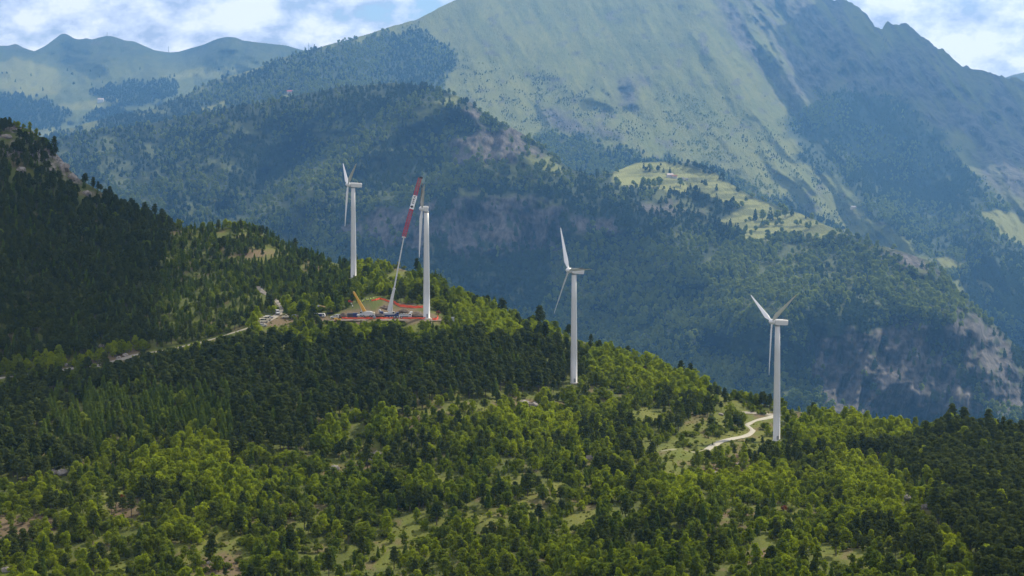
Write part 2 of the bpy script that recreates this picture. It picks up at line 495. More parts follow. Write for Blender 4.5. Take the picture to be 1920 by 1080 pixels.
CLEAR = [   # open ground seen between the trees
    [(1240, 838), (1290, 790), (1340, 775), (1390, 768), (1460, 768), (1470, 832), (1440, 850), (1400, 862), (1430, 880), (1380, 895), (1240, 905), (1225, 880)],
    [(1170, 762), (1235, 758), (1245, 790), (1190, 800)],
    [(1195, 842), (1240, 838), (1240, 880), (1180, 868)],
    [(880, 965), (960, 935), (1060, 905), (1075, 918), (1040, 960), (960, 985), (890, 995)],
    [(1060, 965), (1110, 945), (1130, 960), (1080, 1000), (1040, 1010)],
    [(700, 1000), (780, 960), (800, 1000), (740, 1060), (690, 1050)],
    [(190, 925), (260, 918), (270, 960), (200, 985), (180, 960)],
    [(-60, 975), (60, 960), (120, 975), (110, 1010), (-60, 1035)],
    [(330, 1010), (420, 990), (480, 1010), (470, 1090), (350, 1095)],
    [(170, 1085), (250, 1035), (280, 1042), (210, 1095)],
    [(520, 975), (620, 950), (660, 955), (610, 990), (530, 1005)],
    [(600, 880), (700, 850), (730, 865), (690, 890), (620, 905)],
    [(730, 785), (800, 770), (860, 750), (1000, 740), (1030, 755), (960, 770), (850, 790), (760, 805)],
    [(1380, 1030), (1440, 1015), (1450, 1060), (1400, 1070)],
    [(1340, 955), (1500, 935), (1520, 965), (1440, 985), (1350, 985)],
    [(1480, 985), (1530, 980), (1520, 1000), (1480, 1005)],
    [(0, 704), (130, 688), (200, 668), (250, 654), (290, 650), (280, 668), (180, 690), (60, 712), (0, 718)],
    [(400, 432), (470, 427), (520, 452), (480, 456), (410, 446)],
    [(415, 480), (520, 464), (545, 482), (440, 494)],
    [(560, 492), (640, 495), (640, 515), (565, 512)],
    [(480, 592), (560, 590), (660, 590), (660, 606), (560, 606), (490, 612)],
    [(590, 586), (640, 582), (650, 604), (590, 604)],
    [(815, 548), (855, 546), (860, 560), (815, 562)],
    [(690, 515), (760, 505), (800, 525), (720, 535)],
]
SOIL = [[(1320, 870), (1370, 850), (1425, 852), (1420, 878), (1360, 892), (1310, 895)],
        [(-60, 985), (60, 968), (110, 985), (100, 1010), (-60, 1035)], [(200, 955), (255, 950), (262, 978), (205, 985)],
        [(1390, 1030), (1440, 1020), (1448, 1058), (1400, 1065)], [(1345, 960), (1440, 950), (1440, 970), (1350, 980)],
        [(370, 1050), (450, 1040), (460, 1085), (380, 1090)], [(720, 795), (790, 785), (780, 805), (730, 812)], [(600, 880), (700, 855), (715, 868), (620, 895)],
        [(0, 706), (130, 690), (215, 660), (270, 652), (260, 668), (150, 692), (40, 714)],
        [(430, 480), (510, 470), (500, 482), (440, 488)], [(570, 497), (620, 499), (610, 506), (570, 505)], [(640, 584), (690, 578), (745, 578), (800, 582), (834, 596), (834, 608), (640, 608)], [(720, 563), (760, 568), (790, 574), (790, 581), (730, 577)],
        [(480, 595), (660, 592), (660, 606), (490, 612)], [(1405, 772), (1450, 776), (1430, 784), (1400, 778)], [(940, 752), (1010, 745), (1005, 762), (945, 768)]]
LEFT_TOP = [(-600, 100), (0, 215), (60, 235), (130, 300), (170, 350), (120, 350), (60, 310), (0, 290), (-600, 200)]

def hill_mask(U, V):
    g = pmask(U, V, CLEAR, 8, 12, 30, 11)
    g = np.maximum(g, sstep(.50, .62, fbm(U / 45, V / 22, 23)) * .8)
    left = sstep(620, 300, U) * sstep(690, 560, V)
    g = g * (1 - .55 * left)
    soil = pmask(U, V, SOIL, 5, 9, 18, 31) * .95
    soil = np.maximum(soil, sstep(.62, .72, fbm(U / 30, V / 14, 41)) * .6)
    rock = pmask(U, V, [LEFT_TOP], 10, 20, 25, 51) * sstep(.45, .6, fbm(U / 16, V / 16, 61))
    dry = sstep(.5, .7, fbm(U / 60, V / 30, 71)) * .5 * g
    return np.stack([g, dry, rock, soil], -1)

def hill_zn(x, y):
    return (fbm(x / 60, y / 60, 81, 4) - .5) * 9 + (fbm(x / 14, y / 14, 91, 3) - .5) * 1.6

_bases = [(663, 523, 14), (800, 598, 60), (740, 597, 60), (1076, 718, 14), (1456, 826, 25), (700, 590, 60), (1425, 776, 20), (560, 600, 40)]
def hill_zn_flat(x, y):
    w = np.ones(np.shape(x))
    for (u, v, r) in _bases:
        b = unproj(u, v, HTPS(np.array([u]), np.array([v]))[0])
        w = w * sstep(r * .6, r * 1.6, np.hypot(x - b[0], y - b[1]))
    return hill_zn(x, y) * w
HTPS = TPS(HILL_CTRL)
HILL = Sheet('hillside', HILL_CREST, HILL_CTRL, [(-1000, 1250), (3000, 1250)], -480, 2400, 6, 170, M['ground_near'], hill_mask, zn=hill_zn_flat, back=(9, 45, 26))

# ---- middle spur across the valley
SPUR_CREST = [(-700, 420), (-300, 330), (0, 285), (90, 264), (170, 246), (250, 236), (370, 215), (440, 200), (500, 190), (560, 178), (640, 163), (740, 156), (800, 160), (850, 178), (880, 190), (910, 214), (960, 240),
              (1000, 262), (1040, 292), (1070, 318), (1110, 330), (1150, 322), (1190, 306), (1240, 302), (1290, 306), (1340, 322), (1400, 364), (1450, 384), (1500, 400), (1550, 422), (1595, 440),
              (1640, 458), (1680, 468), (1740, 488), (1770, 515), (1800, 548), (1850, 596), (1880, 622), (1910, 655), (1940, 690), (2000, 770), (2200, 1000), (2600, 1200)]
SPUR_CTRL = [(-300, 330, 4900), (90, 262, 4800), (250, 235, 4750), (370, 215, 4700), (500, 190, 4600), (640, 163, 4500), (740, 155, 4400), (850, 178, 4150), (900, 205, 4050), (1000, 262, 3950), (1060, 308, 3950),
             (1130, 326, 3980), (1200, 304, 4150), (1280, 305, 4150), (1340, 322, 4050), (1400, 364, 3900), (1500, 400, 3700), (1590, 438, 3500), (1680, 468, 3320), (1740, 488, 3260),
             (1800, 548, 3180), (1850, 596, 3130), (1900, 645, 3060), (1960, 715, 2980), (2150, 950, 2850),
             (870, 300, 3830), (940, 320, 3770), (780, 250, 4080), (700, 300, 4000), (560, 330, 4050), (400, 300, 4250), (200, 330, 4300), (250, 420, 3900), (450, 420, 3750), (620, 420, 3600),
             (870, 362, 3640), (1000, 374, 3630), (1150, 372, 3640), (1250, 385, 3640), (870, 480, 3550), (1000, 480, 3540), (1150, 470, 3480), (1280, 470, 3400), (700, 500, 3400), (900, 570, 3330), (1050, 620, 3200), (1200, 560, 3200),
             (1400, 600, 3000), (1500, 550, 3050), (1200, 340, 3990), (1280, 355, 3900), (1400, 405, 3700), (1450, 445, 3560), (1560, 445, 3470),
             (1600, 520, 3130), (1700, 560, 3060), (1700, 640, 2960), (1800, 600, 3050), (1810, 680, 2960), (1880, 720, 2950), (1600, 700, 2860), (1600, 780, 2820), (1800, 800, 2820), (1300, 700, 2900),
             (0, 600, 3500), (500, 600, 3200), (1000, 760, 2850), (1500, 900, 2560), (1900, 950, 2600), (-300, 600, 3600), (2200, 1050, 2600)]
SPUR_ROCK = [[(860, 368), (1000, 378), (1060, 395), (1040, 470), (960, 480), (840, 470), (800, 430), (830, 390)], [(880, 195), (905, 215), (895, 230), (870, 215)],
             [(900, 240), (990, 250), (1010, 290), (960, 300), (900, 300), (860, 310), (850, 270)], [(680, 400), (820, 380), (800, 480), (700, 450), (640, 430)],
             [(1060, 400), (1150, 410), (1170, 440), (1080, 445)], [(1190, 378), (1290, 390), (1330, 402), (1220, 405)],
             [(1790, 590), (1850, 600), (1890, 650), (1920, 700), (1930, 790), (1850, 760), (1820, 690), (1760, 660), (1740, 640)], [(1660, 470), (1740, 490), (1780, 540), (1720, 510), (1650, 480)],
             [(1500, 640), (1740, 600), (1800, 700), (1860, 790), (1560, 790)]]
SPUR_MEADOW = [[(1150, 318), (1200, 303), (1270, 308), (1340, 326), (1400, 368), (1440, 385), (1400, 392), (1340, 372), (1290, 350), (1290, 362), (1240, 358), (1180, 350), (1150, 345)],
               [(1340, 418), (1400, 385), (1500, 398), (1590, 440), (1540, 447), (1470, 440), (1430, 455), (1390, 450), (1400, 432)],
               [(860, 358), (960, 362), (1060, 380), (1040, 392), (940, 380), (870, 372)], [(940, 335), (1060, 338), (1070, 348), (960, 348)],
               [(900, 300), (1000, 290), (1040, 300), (1060, 330), (960, 330), (900, 320)], [(820, 185), (860, 180), (845, 200), (780, 230), (740, 235)]]
SPUR_SHADEWOOD = None

def spur_mask(U, V):
    rock = pmask(U, V, SPUR_ROCK, 10, 22, 30, 101)
    rock = rock * sstep(.24, .38, fbm(U / 11, V / 20, 111, 5))
    dry = pmask(U, V, SPUR_MEADOW[:2], 3, 6, 20, 121); dry = dry * (1 - .5 * sstep(.5, .62, fbm(U / 60 + V / 30, V / 5, 123, 3)))
    gr = pmask(U, V, SPUR_MEADOW[2:], 6, 14, 22, 131) * .8
    gr = np.maximum(gr, sstep(.6, .72, fbm(U / 40, V / 26, 141)) * .35)
    soil = np.zeros(np.shape(U))
    return np.stack([gr, dry, rock * (1 - dry), soil], -1)

def spur_relief(U, V):
    r = (fbm(U / 130, V / 100, 151, 5) - .5) * 330
    flat = pmask(U, V, SPUR_MEADOW[:2], 25, 4, 20, 121)
    rk = pmask(U, V, SPUR_ROCK, 18, 18, 30, 101)
    r = r + rk * (ridged(U / 24, V / 40, 167, 3) - .55) * -34
    r = r + rk * (ridged((U + .35 * V) / 46, V / 130, 161, 3) - .55) * -150 + rk * (ridged(U / 13, V / 20, 163, 2) - .55) * -9
    r = r + (1 - rk) * (fbm(U / 34, V / 26, 171, 3) - .5) * 60
    # long rib running down from the rocky knob
    rib = line_dist(U, V, [(862, 188), (760, 230), (650, 300), (560, 375), (480, 460)])
    r = r - 240 * np.exp(-(rib / 34) ** 2)
    cre = line_dist(U, V, [(840, 210), (700, 250), (600, 290), (500, 330), (420, 400)]); r = r + 130 * np.exp(-(cre / 34) ** 2)
    rib2 = line_dist(U, V, [(1000, 262), (1010, 300), (1050, 380), (1110, 470), (1180, 600)])
    r = r - 70 * np.exp(-(rib2 / 40) ** 2)
    g1 = line_dist(U, V, [(1300, 420), (1340, 520), (1330, 640)]); r = r + 90 * np.exp(-(g1 / 50) ** 2)
    rib3 = line_dist(U, V, [(1700, 480), (1790, 600), (1850, 700), (1880, 800)]); r = r - 70 * np.exp(-(rib3 / 40) ** 2)
    return r * (1 - .9 * flat) * sstep(0, 30, V - np.interp(U, [p[0] for p in SPUR_CREST], [p[1] for p in SPUR_CREST]))
SPUR = Sheet('wooded_spur', SPUR_CREST, SPUR_CTRL, [(-700, 640), (0, 560), (300, 560), (700, 640), (1000, 760), (1500, 900), (2000, 960), (2600, 1250)], -460, 2340, 4, 220, M['ground_mid'], spur_mask, relief=spur_relief, back=(8, 90, 45), crest_rough=2, mono=.35, k=KF)

# ---- main mountain
MT_CREST = [(-700, 330), (-200, 290), (85, 256), (150, 234), (220, 217), (280, 206), (340, 182), (400, 152), (470, 132), (520, 112), (560, 99), (600, 88), (640, 78), (690, 64), (740, 48), (780, 37), (810, 22), (840, 6), (870, -5),
            (950, -60), (1050, -110), (1150, -140), (1280, -135), (1400, -105), (1500, -50), (1560, -3), (1590, 5), (1600, 10), (1625, 30), (1645, 50), (1653, 54), (1659, 44), (1664, 40), (1670, 46), (1700, 46), (1715, 55),
            (1740, 76), (1770, 98), (1800, 122), (1830, 135), (1850, 138), (1880, 143), (1920, 152), (2000, 175), (2150, 230), (2500, 330)]
MT_CTRL = [(-200, 290, 6300), (85, 255, 6300), (220, 215, 6300), (340, 180, 6500), (470, 130, 6800), (640, 77, 7200), (780, 36, 7600), (870, -5, 7900), (1150, -140, 9000), (1400, -105, 8800), (1560, -5, 8400), (1665, 44, 8100),
           (1740, 76, 7900), (1850, 138, 7500), (1920, 150, 7400), (2150, 230, 7200), (2500, 330, 7000),
           (860, 180, 6300), (700, 130, 6700), (1000, 200, 6300), (1000, 80, 7200), (1150, 60, 7400), (1150, 200, 6400), (1300, 100, 7000), (1300, 270, 5800), (1050, 285, 5600), (1200, 300, 5400), (1500, 330, 5500), (1500, 180, 6600), (1650, 200, 6900), (1400, 360, 5200),
           (1700, 400, 5300), (1800, 280, 6300), (1600, 440, 4900), (1880, 420, 4900), (1900, 550, 4400), (1760, 490, 4650), (1850, 580, 4300), (400, 230, 5700), (200, 290, 5600), (600, 185, 6000),
           (300, 400, 5000), (1000, 420, 4900), (1500, 480, 4700), (1900, 800, 4000), (-300, 420, 5200), (2400, 700, 4300)]
MT_FOREST = [[(60, 300), (85, 254), (280, 204), (400, 150), (560, 97), (690, 60), (780, 50), (850, 75), (862, 110), (840, 150), (860, 180), (900, 230), (1050, 420), (100, 420)],
             [(1000, 262), (1040, 245), (1130, 268), (1260, 296), (1340, 316), (1420, 355), (1500, 395), (1600, 435), (1640, 470), (1100, 400)],
             [(1480, 230), (1540, 180), (1640, 165), (1720, 210), (1800, 300), (1880, 380), (1960, 440), (1960, 700), (1860, 640), (1790, 530), (1700, 450), (1620, 390), (1560, 340), (1500, 300)]]
MT_SCRUB = [[(860, 120), (960, 130), (1100, 170), (1200, 200), (1240, 280), (1050, 260), (950, 240), (880, 190)], [(1230, 190), (1300, 170), (1440, 260), (1560, 370), (1620, 430), (1450, 390), (1300, 300)]]
MT_ROCK = [[(1120, 155), (1200, 148), (1215, 175), (1190, 205), (1150, 200), (1100, 185)], [(1330, -40), (1560, -20), (1660, 40), (1760, 80), (1880, 140), (2100, 200), (2100, 420), (1920, 400), (1820, 300), (1720, 190), (1560, 160), (1480, 200), (1390, 120)],
           [(1010, 215), (1150, 225), (1240, 260), (1200, 275), (1050, 250)]]
MT_MEADOW = [[(1838, 398), (1870, 392), (1960, 420), (1960, 470), (1890, 452), (1860, 425)], [(1745, 486), (1770, 480), (1812, 500), (1800, 512), (1760, 505)], [(1820, 520), (1850, 528), (1870, 550), (1840, 548)], [(1586, 392), (1600, 388), (1622, 404), (1608, 410)],
             [(370, 206), (400, 196), (424, 188), (424, 200), (400, 208)], [(592, 176), (640, 164), (660, 164), (630, 176)], [(530, 180), (548, 172), (550, 180), (536, 186)]]

def mt_mask(U, V):
    fo = pmask(U, V, MT_FOREST, 12, 34, 34, 201)
    rock = pmask(U, V, MT_ROCK, 14, 26, 60, 211)
    w = (U * .78 - V * .62) / 26
    rock = rock * sstep(.36, .6, fbm(w, (U + V) / 130, 221, 4))
    rock = np.maximum(rock, sstep(.66, .76, fbm(U / 22, V / 14, 225)) * .7 * (1 - fo))
    stk = ridged((U * .80 - V * .60) / 24, (U * .6 + V * .8) / 150, 227, 5)
    reg = pmask(U, V, MT_ROCK[1:2], 30, 26, 60, 211)
    rock = np.maximum(rock * (.55 + .45 * sstep(.40, .55, stk)), reg * sstep(.60, .70, stk) * .9)
    dry = pmask(U, V, MT_MEADOW, 2, 3, 20, 231)
    gr = 1 - fo
    # dry grass streaks down the fall line
    dr = sstep(.48, .70, fbm((U * .86 - V * .5) / 34, (U * .5 + V * .86) / 260, 241, 4)) * .6 * (1 - fo)
    fine = sstep(.50, .64, fbm((U * .86 - V * .5) / 9, (U * .5 + V * .86) / 70, 247, 4)) * .55 * (1 - fo)
    dry = np.maximum(dry, np.maximum(dr * (.6 + .4 * fine), fine))
    gr = gr * (.78 + .22 * sstep(.4, .6, fbm(U / 26, V / 18, 251)))
    return np.stack([gr, dry * (1 - rock * .7), rock, 0 * gr], -1)

def mt_relief(U, V):
    cr = sstep(0, 45, V - np.interp(U, [p[0] for p in MT_CREST], [p[1] for p in MT_CREST]))
    right = sstep(1220, 1480, U - .25 * V)
    w = U * .80 - V * .60 + 26 * fbm(U / 90, V / 90, 299, 3); tt = U * .6 + V * .8
    r = right * (ridged(w / 105, tt / 330, 301, 5) - .6) * -620
    r = r + (1 - right) * (ridged((U * .88 - V * .47) / 80, tt / 420, 311, 5) - .55) * -130
    r = r + (fbm(U / 150, V / 120, 321, 4) - .5) * 260
    rk = pmask(U, V, MT_ROCK, 30, 26, 60, 211)
    r = r + (.25 + rk) * (ridged(w / 40, tt / 60, 331, 4) - .55) * -170
    r = r + (.2 + rk) * (ridged(U / 15, V / 17, 341, 2) - .55) * -28
    rib = line_dist(U, V, [(1285, -20), (1330, 90), (1400, 190), (1500, 280), (1600, 370), (1690, 440), (1770, 500)])
    r = r - 120 * np.exp(-(rib / 30) ** 2)
    gul = line_dist(U, V, [(1420, 60), (1460, 160), (1520, 250), (1620, 350), (1720, 430)])
    r = r + 90 * np.exp(-(gul / 34) ** 2)
    knob = poly_dist(U, V, MT_ROCK[0]); r = r - 90 * sstep(-15, 12, knob)
    step = line_dist(U, V, [(830, 60), (865, 110), (845, 150), (870, 185)]); r = r + 60 * np.exp(-(step / 30) ** 2)
    return r * (.15 + .85 * cr)
MT = Sheet('mountain', MT_CREST, MT_CTRL, [(-700, 480), (0, 420), (1000, 440), (1400, 470), (1700, 600), (1900, 800), (2500, 900)], -460, 2340, 3.5, 280, M['ground_far'], mt_mask, relief=mt_relief, back=(8, 160, 90), crest_rough=lambda u: 1.6 + 8.5 * sstep(1500, 1620, u) * sstep(2000, 1850, u), mono=.2, k=KF)

# ---- far hills on the left and the last ridge on the right
FH_CREST = [(-700, 60), (-200, 70), (0, 86), (15, 86), (30, 82), (45, 90), (65, 96), (85, 86), (105, 71), (114, 63.5), (122, 62.5), (131, 67), (141, 73), (156, 73.5), (161, 71), (166, 73), (172, 74), (200, 67), (215, 69), (235, 76), (250, 77), (290, 94), (315, 98), (335, 97), (380, 84), (410, 72), (425, 69),
            (445, 71), (455, 76), (480, 79), (500, 81), (540, 86), (560, 92), (600, 104), (700, 130), (900, 200)]
FH_CTRL = [(-400, 70, 10300), (0, 85, 10300), (120, 63, 10300), (200, 68, 9900), (330, 97, 10300), (425, 70, 9500), (560, 92, 9500), (800, 160, 9500), (0, 130, 9100), (120, 115, 9300), (250, 130, 8800), (300, 150, 8600), (420, 130, 8900), (100, 190, 8200), (200, 190, 8100), (300, 190, 8100),
           (0, 220, 7800), (100, 240, 7600), (300, 260, 7500), (-400, 240, 7800), (600, 260, 7800)]
def fh_mask(U, V):
    fo = pmask(U, V, [[(-100, 175), (40, 178), (90, 190), (135, 215), (110, 240), (-100, 245)], [(170, 175), (240, 155), (330, 150), (330, 185), (240, 200), (180, 205), (150, 230), (300, 240)]], 5, 8, 30, 401)
    dry = pmask(U, V, [[(112, 198), (150, 192), (200, 184), (240, 181), (215, 192), (170, 203), (130, 205)], [(75, 240), (105, 238), (95, 250), (80, 252)], [(-80, 115), (60, 110), (110, 130), (120, 175), (60, 178), (-80, 165)], [(300, 142), (380, 130), (450, 130), (400, 142), (330, 150)]], 4, 10, 30, 411) * .95
    rock = sstep(.6, .75, fbm(U / 18, V / 9, 421)) * .6 * sstep(110, 80, V)
    return np.stack([(1 - fo) * (.10 + .55 * sstep(90, 150, V) + .5 * (fbm(U / 12, V / 6, 433) - .4)), dry, rock, 0 * U], -1)
def fh_relief(U, V):
    r = (fbm(U / 90, V / 60, 431, 5) - .5) * 520 + (ridged(U / 40, V / 40, 437, 4) - .5) * 160
    r = r - 350 * np.exp(-(line_dist(U, V, [(300, 140), (380, 110), (425, 75)]) / 35) ** 2) + 300 * np.exp(-(line_dist(U, V, [(120, 120), (200, 150), (260, 150), (330, 100)]) / 30) ** 2)
    return r * sstep(0, 25, V - np.interp(U, [p[0] for p in FH_CREST], [p[1] for p in FH_CREST]))
FH = Sheet('far_hills', FH_CREST, FH_CTRL, [(-700, 320), (1000, 320)], -500, 880, 4, 90, M['ground_far'], fh_mask, relief=fh_relief, back=(6, 220, 120), crest_rough=.8, mono=.4, k=KF)
FR = Sheet('distant_ridge', [(1780, 170), (1850, 158), (1880, 147), (1900, 140), (1920, 136), (2000, 118), (2200, 90), (2500, 120)], [(1780, 170, 10600), (1920, 136, 10600), (2400, 100, 10600), (1800, 230, 9800), (2400, 230, 9800)],
           [(1700, 240), (2600, 240)], 1760, 2480, 8, 24, M['ground_far'], lambda U, V: np.stack([.5 + 0 * U, 0 * U, .5 + 0 * U, 0 * U], -1), relief=lambda U, V: (fbm(U / 60, V / 40, 441, 4) - .5) * 500, back=(5, 250, 150), k=KF)

# valley ground under everything, out to the horizon
vg = MB(); vg.add([(-16800, -2300, ZLOW), (16800, -2300, ZLOW), (16800, 17500, ZLOW), (-16800, 17500, ZLOW)], [(0, 1, 2, 3)])
tag(vg.build('valley_ground', paint('valley', (.05, .065, .03), .95)), kind='structure')

# ------------------------------------------------------------------ roads laid on the hillside
def ribbon(name, pts, mat, lift=.22, wiggle=.25, seed=1, step=2.0):
    P = [HILL.at(u, v) for u, v, w in pts]; W = [w for u, v, w in pts]
    L, R = [], []
    dense, dw = [], []
    for k in range(len(P) - 1):
        n = max(2, int((P[k + 1] - P[k]).length / step))
        p0, p1, p2, p3 = P[max(k - 1, 0)], P[k], P[k + 1], P[min(k + 2, len(P) - 1)]
        for i in range(n):
            t = i / n
            q = .5 * ((2 * p1) + (p2 - p0) * t + (2 * p0 - 5 * p1 + 4 * p2 - p3) * t * t + (3 * p1 - p0 - 3 * p2 + p3) * t ** 3)
            dense.append(q); dw.append(W[k] * (1 - t) + W[k + 1] * t)
    dense.append(P[-1]); dw.append(W[-1])
    mb = MB(); vs = []
    for k, q in enumerate(dense):
        d = dense[min(k + 1, len(dense) - 1)] - dense[max(k - 1, 0)]; d.z = 0; d.normalize()
        s = Vector((d.y, -d.x, 0))
        w = dw[k] / 2
        for a in (-1, -.35, .35, 1):
            ww = w * a * (1 + wiggle * (random.random() - .5) * (abs(a) == 1))
            p = q + s * ww
            u, v = proj(np.array(p)); g = HILL.at(float(u), float(v))
            z = .5 * g.z + .5 * q.z if abs(g.y - p.y) < 12 else q.z
            vs.append((p.x, p.y, max(q.z, min(g.z, q.z + .4)) * .7 + q.z * .3 + lift - (.55 if abs(a) == 1 else 0)))
    fs = []
    for k in range(len(dense) - 1):
        for i in range(3): fs.append((k * 4 + i, k * 4 + i + 1, k * 4 + 5 + i, k * 4 + 4 + i))
    mb.add(vs, fs)
    return tag(mb.build(name, mat, smooth=True), kind='structure')
ribbon('gravel_road', ROAD, M['gravel'])
ribbon('gravel_track', TRACK, paint('track_gravel', (.40, .37, .29), .95, dirt=.7, scale=.35))
ribbon('grass_track', GRASS_TRACK, M['track_grass'], .12)
ribbon('gravel_turning_place', [(1385, 773, 5), (1405, 773, 8), (1430, 775, 9), (1450, 777, 8), (1466, 778, 5)], M['gravel'], .17)
ribbon('site_yard', [(575, 600, 6), (610, 600, 8), (640, 599, 9), (680, 598, 9), (720, 598, 9), (760, 598, 9), (800, 599, 8), (826, 599, 5)], paint('yard_soil', (.15, .115, .08), .95, dirt=.6, scale=.3), .05)

# ------------------------------------------------------------------ wind turbines
def lathe(mb, prof, c=(0, 0, 0), axis=Vector((0, 0, 1)), n=20, m=0):
    axis = Vector(axis).normalized()
    pts = [Vector(c) + axis * h for r, h in prof]
    mb.tube(pts, [max(r, .01) for r, h in prof], n, m)

def make_blade(R, axis, dirv, up_ref):
    """lofted aerofoil from the hub out; chord lies along the rotor axis (feathered)"""
    mb = MB(); n = 12
    side = axis.cross(dirv).normalized()
    st = [(.6, 1.0, 1.0, 0), (1.4, 1.0, 1.0, 0), (3.0, 1.35, .75, 4), (5.0, 2.1, .48, 8), (6.5, 2.15, .40, 9), (9, 1.85, .33, 7), (12, 1.55, .26, 5), (16, 1.2, .19, 3), (20, .9, .14, 1.5), (23.5, .62, .10, .5), (25.3, .38, .06, 0), (R, .08, .03, 0)]
    vs, fs = [], []
    for (r, c, th, tw) in st:
        a = math.radians(tw + 32)
        ch = axis * math.cos(a) + side * math.sin(a); nn = dirv.cross(ch).normalized()
        for i in range(n):
            t = 2 * math.pi * i / n
            x = math.cos(t) * c / 2; y = math.sin(t) * th / 2
            if th < .9: y *= (.55 + .45 * math.cos(t)) * 1.25; x -= c * .18
            vs.append(dirv * r + ch * (-x) + nn * y)
    for k in range(len(st) - 1):
        for i in range(n):
            j = (i + 1) % n; fs.append((k * n + i, k * n + j, (k + 1) * n + j, (k + 1) * n + i))
    fs.append(tuple(range(n))[::-1]); fs.append(tuple(range((len(st) - 1) * n, len(st) * n)))
    mb.add(vs, fs)
    return mb

def turbine(u, v, H, alpha, theta, tilt, label, short=False, dark_blade=False, sc=1.0):
    base = HILL.at(u, v)
    root = empty('wind_turbine', base, 0, label, 'wind turbine', 'wind turbines on the ridge')
    al = math.radians(alpha)
    axis = Vector((-math.cos(al), -math.sin(al), 0)); h = Vector((math.sin(al), -math.cos(al), 0))
    ax = (axis + Vector((0, 0, tilt))).normalized(); up = ax.cross(h).normalized()
    if up.z < 0: up = -up
    mb = MB()
    lathe(mb, [(2.0, -3), (2.0, .4), (1.75, .45), (1.68, H * .25), (1.52, H * .5), (1.36, H * .75), (1.22, H - 1.7)], n=28)
    tower = mb.build('tower', M['white'], root, smooth=True); 
    for k, zz in enumerate((H * .33, H * .66)):
        r = 1.63 - .24 * k
        f = MB(); lathe(f, [(r, zz - .08), (r + .05, zz - .06), (r + .05, zz + .06), (r - .03, zz + .08)], n=28); f.build('flange', M['white'], tower, smooth=True)
    d = MB(); d.box((0.35, -1.76, 1.5), (.9, .12, 2.0), bev=.03); d.build('door', M['steel'], tower)
    b = MB(); lathe(b, [(2.7, -.6), (2.7, .12), (2.55, .16)], n=24); b.build('foundation', M['stone_wall'], root)
    hubc = Vector((0, 0, H)) + ax * 3.1 * (.72 if short else 1)
    # nacelle
    nb = MB(); L0, L1 = (-1.75, 1.1) if short else (-1.9, 5.3)
    prof = []
    back = -ax
    sec = [(L0, .80), (L0 + .35, .93), (0, 1.0), (L1 * .6, 1.0), (L1 - .25, .92), (L1, .80)]
    vs, fs = [], []
    for (l, s) in sec:
        c = Vector((0, 0, H)) + back * l
        for (a, bb) in ((-1, -1), (1, -1), (1, .55), (.62, 1), (-.62, 1), (-1, .55)):
            vs.append(c + h * a * 1.35 * s + up * (bb * 1.42 * s + (.08 * (l / 5) if not short else 0)))
    n = 6
    for k in range(len(sec) - 1):
        for i in range(n):
            j = (i + 1) % n; fs.append((k * n + i, k * n + j, (k + 1) * n + j, (k + 1) * n + i))
    fs.append(tuple(range(n))[::-1]); fs.append(tuple(range((len(sec) - 1) * n, len(sec) * n)))
    nb.add(vs, fs); na = nb.build('nacelle', M['white'], root); bevel(na, .18, 3)
    yb = MB(); lathe(yb, [(1.28, H - 2.0), (1.28, H - 1.25)], n=24); yb.build('yaw_ring', M['steel'], root, smooth=True)
    if not short:
        cb = MB(); cb.box(Vector((0, 0, H)) + back * 3.6 + up * 1.66, (1.6, .9, .38), bev=.05); cb.build('cooler', M['black'], na)
        mt = MB(); mp = Vector((0, 0, H)) + back * 4.7 + up * 1.4
        mt.tube([mp, mp + Vector((0, 0, 1.3))], .05, 6); mt.box(mp + Vector((0, 0, 1.3)), (.7, .08, .08)); mt.tube([mp + Vector((.3, 0, 1.3)), mp + Vector((.3, 0, 1.55))], .09, 6); mt.build('wind_vane', M['black'], na)
    else:
        mt = MB(); mp = Vector((1.4, 0, H + 1.0)); mt.tube([mp, mp + Vector((0, 0, 2.6))], .09, 6); mt.build('mast', M['steel'], na)
    # hub and blades
    hb = MB(); lathe(hb, [(1.0, -1.2), (1.3, -.9), (1.35, 0), (1.25, .55), (.95, 1.15), (.5, 1.55), (.05, 1.7)], hubc, ax, 20)
    hub = hb.build('hub', M['blade'], root, smooth=True)
    for k in range(3):
        th = math.radians(theta + 120 * k)
        dv = (h * math.sin(th) + up * math.cos(th)).normalized()
        bl = make_blade(26.0, ax, dv, up)
        dark = dark_blade and k == 1
        o = bl.build('blade', M['olive'] if dark else M['blade'], root, loc=hubc)
        if dark:
            o['label'] = 'dark olive blade pointing up'
            tb = MB(); tb.tube([dv * 25.2, dv * 26.3], [.3, .12], 8); tb.build('tip_cover', M['black'], o)
    return root
turbine(663, 523, 57.5, 15, 60, .08, 'white wind turbine farthest back, alone on the wooded crest behind the cranes')
turbine(800, 597, 57.6, 4, 180, .06, 'white wind turbine under repair beside the tall crane, with one dark blade', short=True, dark_blade=True)
turbine(1076, 718, 57.6, 25, -34, .12, 'white wind turbine in the middle of the ridge, one blade upright, foot among bushes')
turbine(1456, 826, 57.6, 21.7, 56, .09, 'white wind turbine nearest the viewer, standing beside the winding gravel track')

# ------------------------------------------------------------------ construction site
def pt(u, v, Y): return Vector(unproj(u, v, Y).tolist())

def wheel(parent, c, r, w, hubmat):
    mb = MB(); c = Vector(c)
    mb.tube([c - Vector((0, w / 2, 0)), c + Vector((0, w / 2, 0))], r, 16)
    o = mb.build('wheel', M['rubber'], parent, smooth=False)
    h = MB(); h.tube([c - Vector((0, w / 2 + .03, 0)), c + Vector((0, w / 2 + .03, 0))], r * .58, 12); h.build('rim', hubmat, o)
    return o

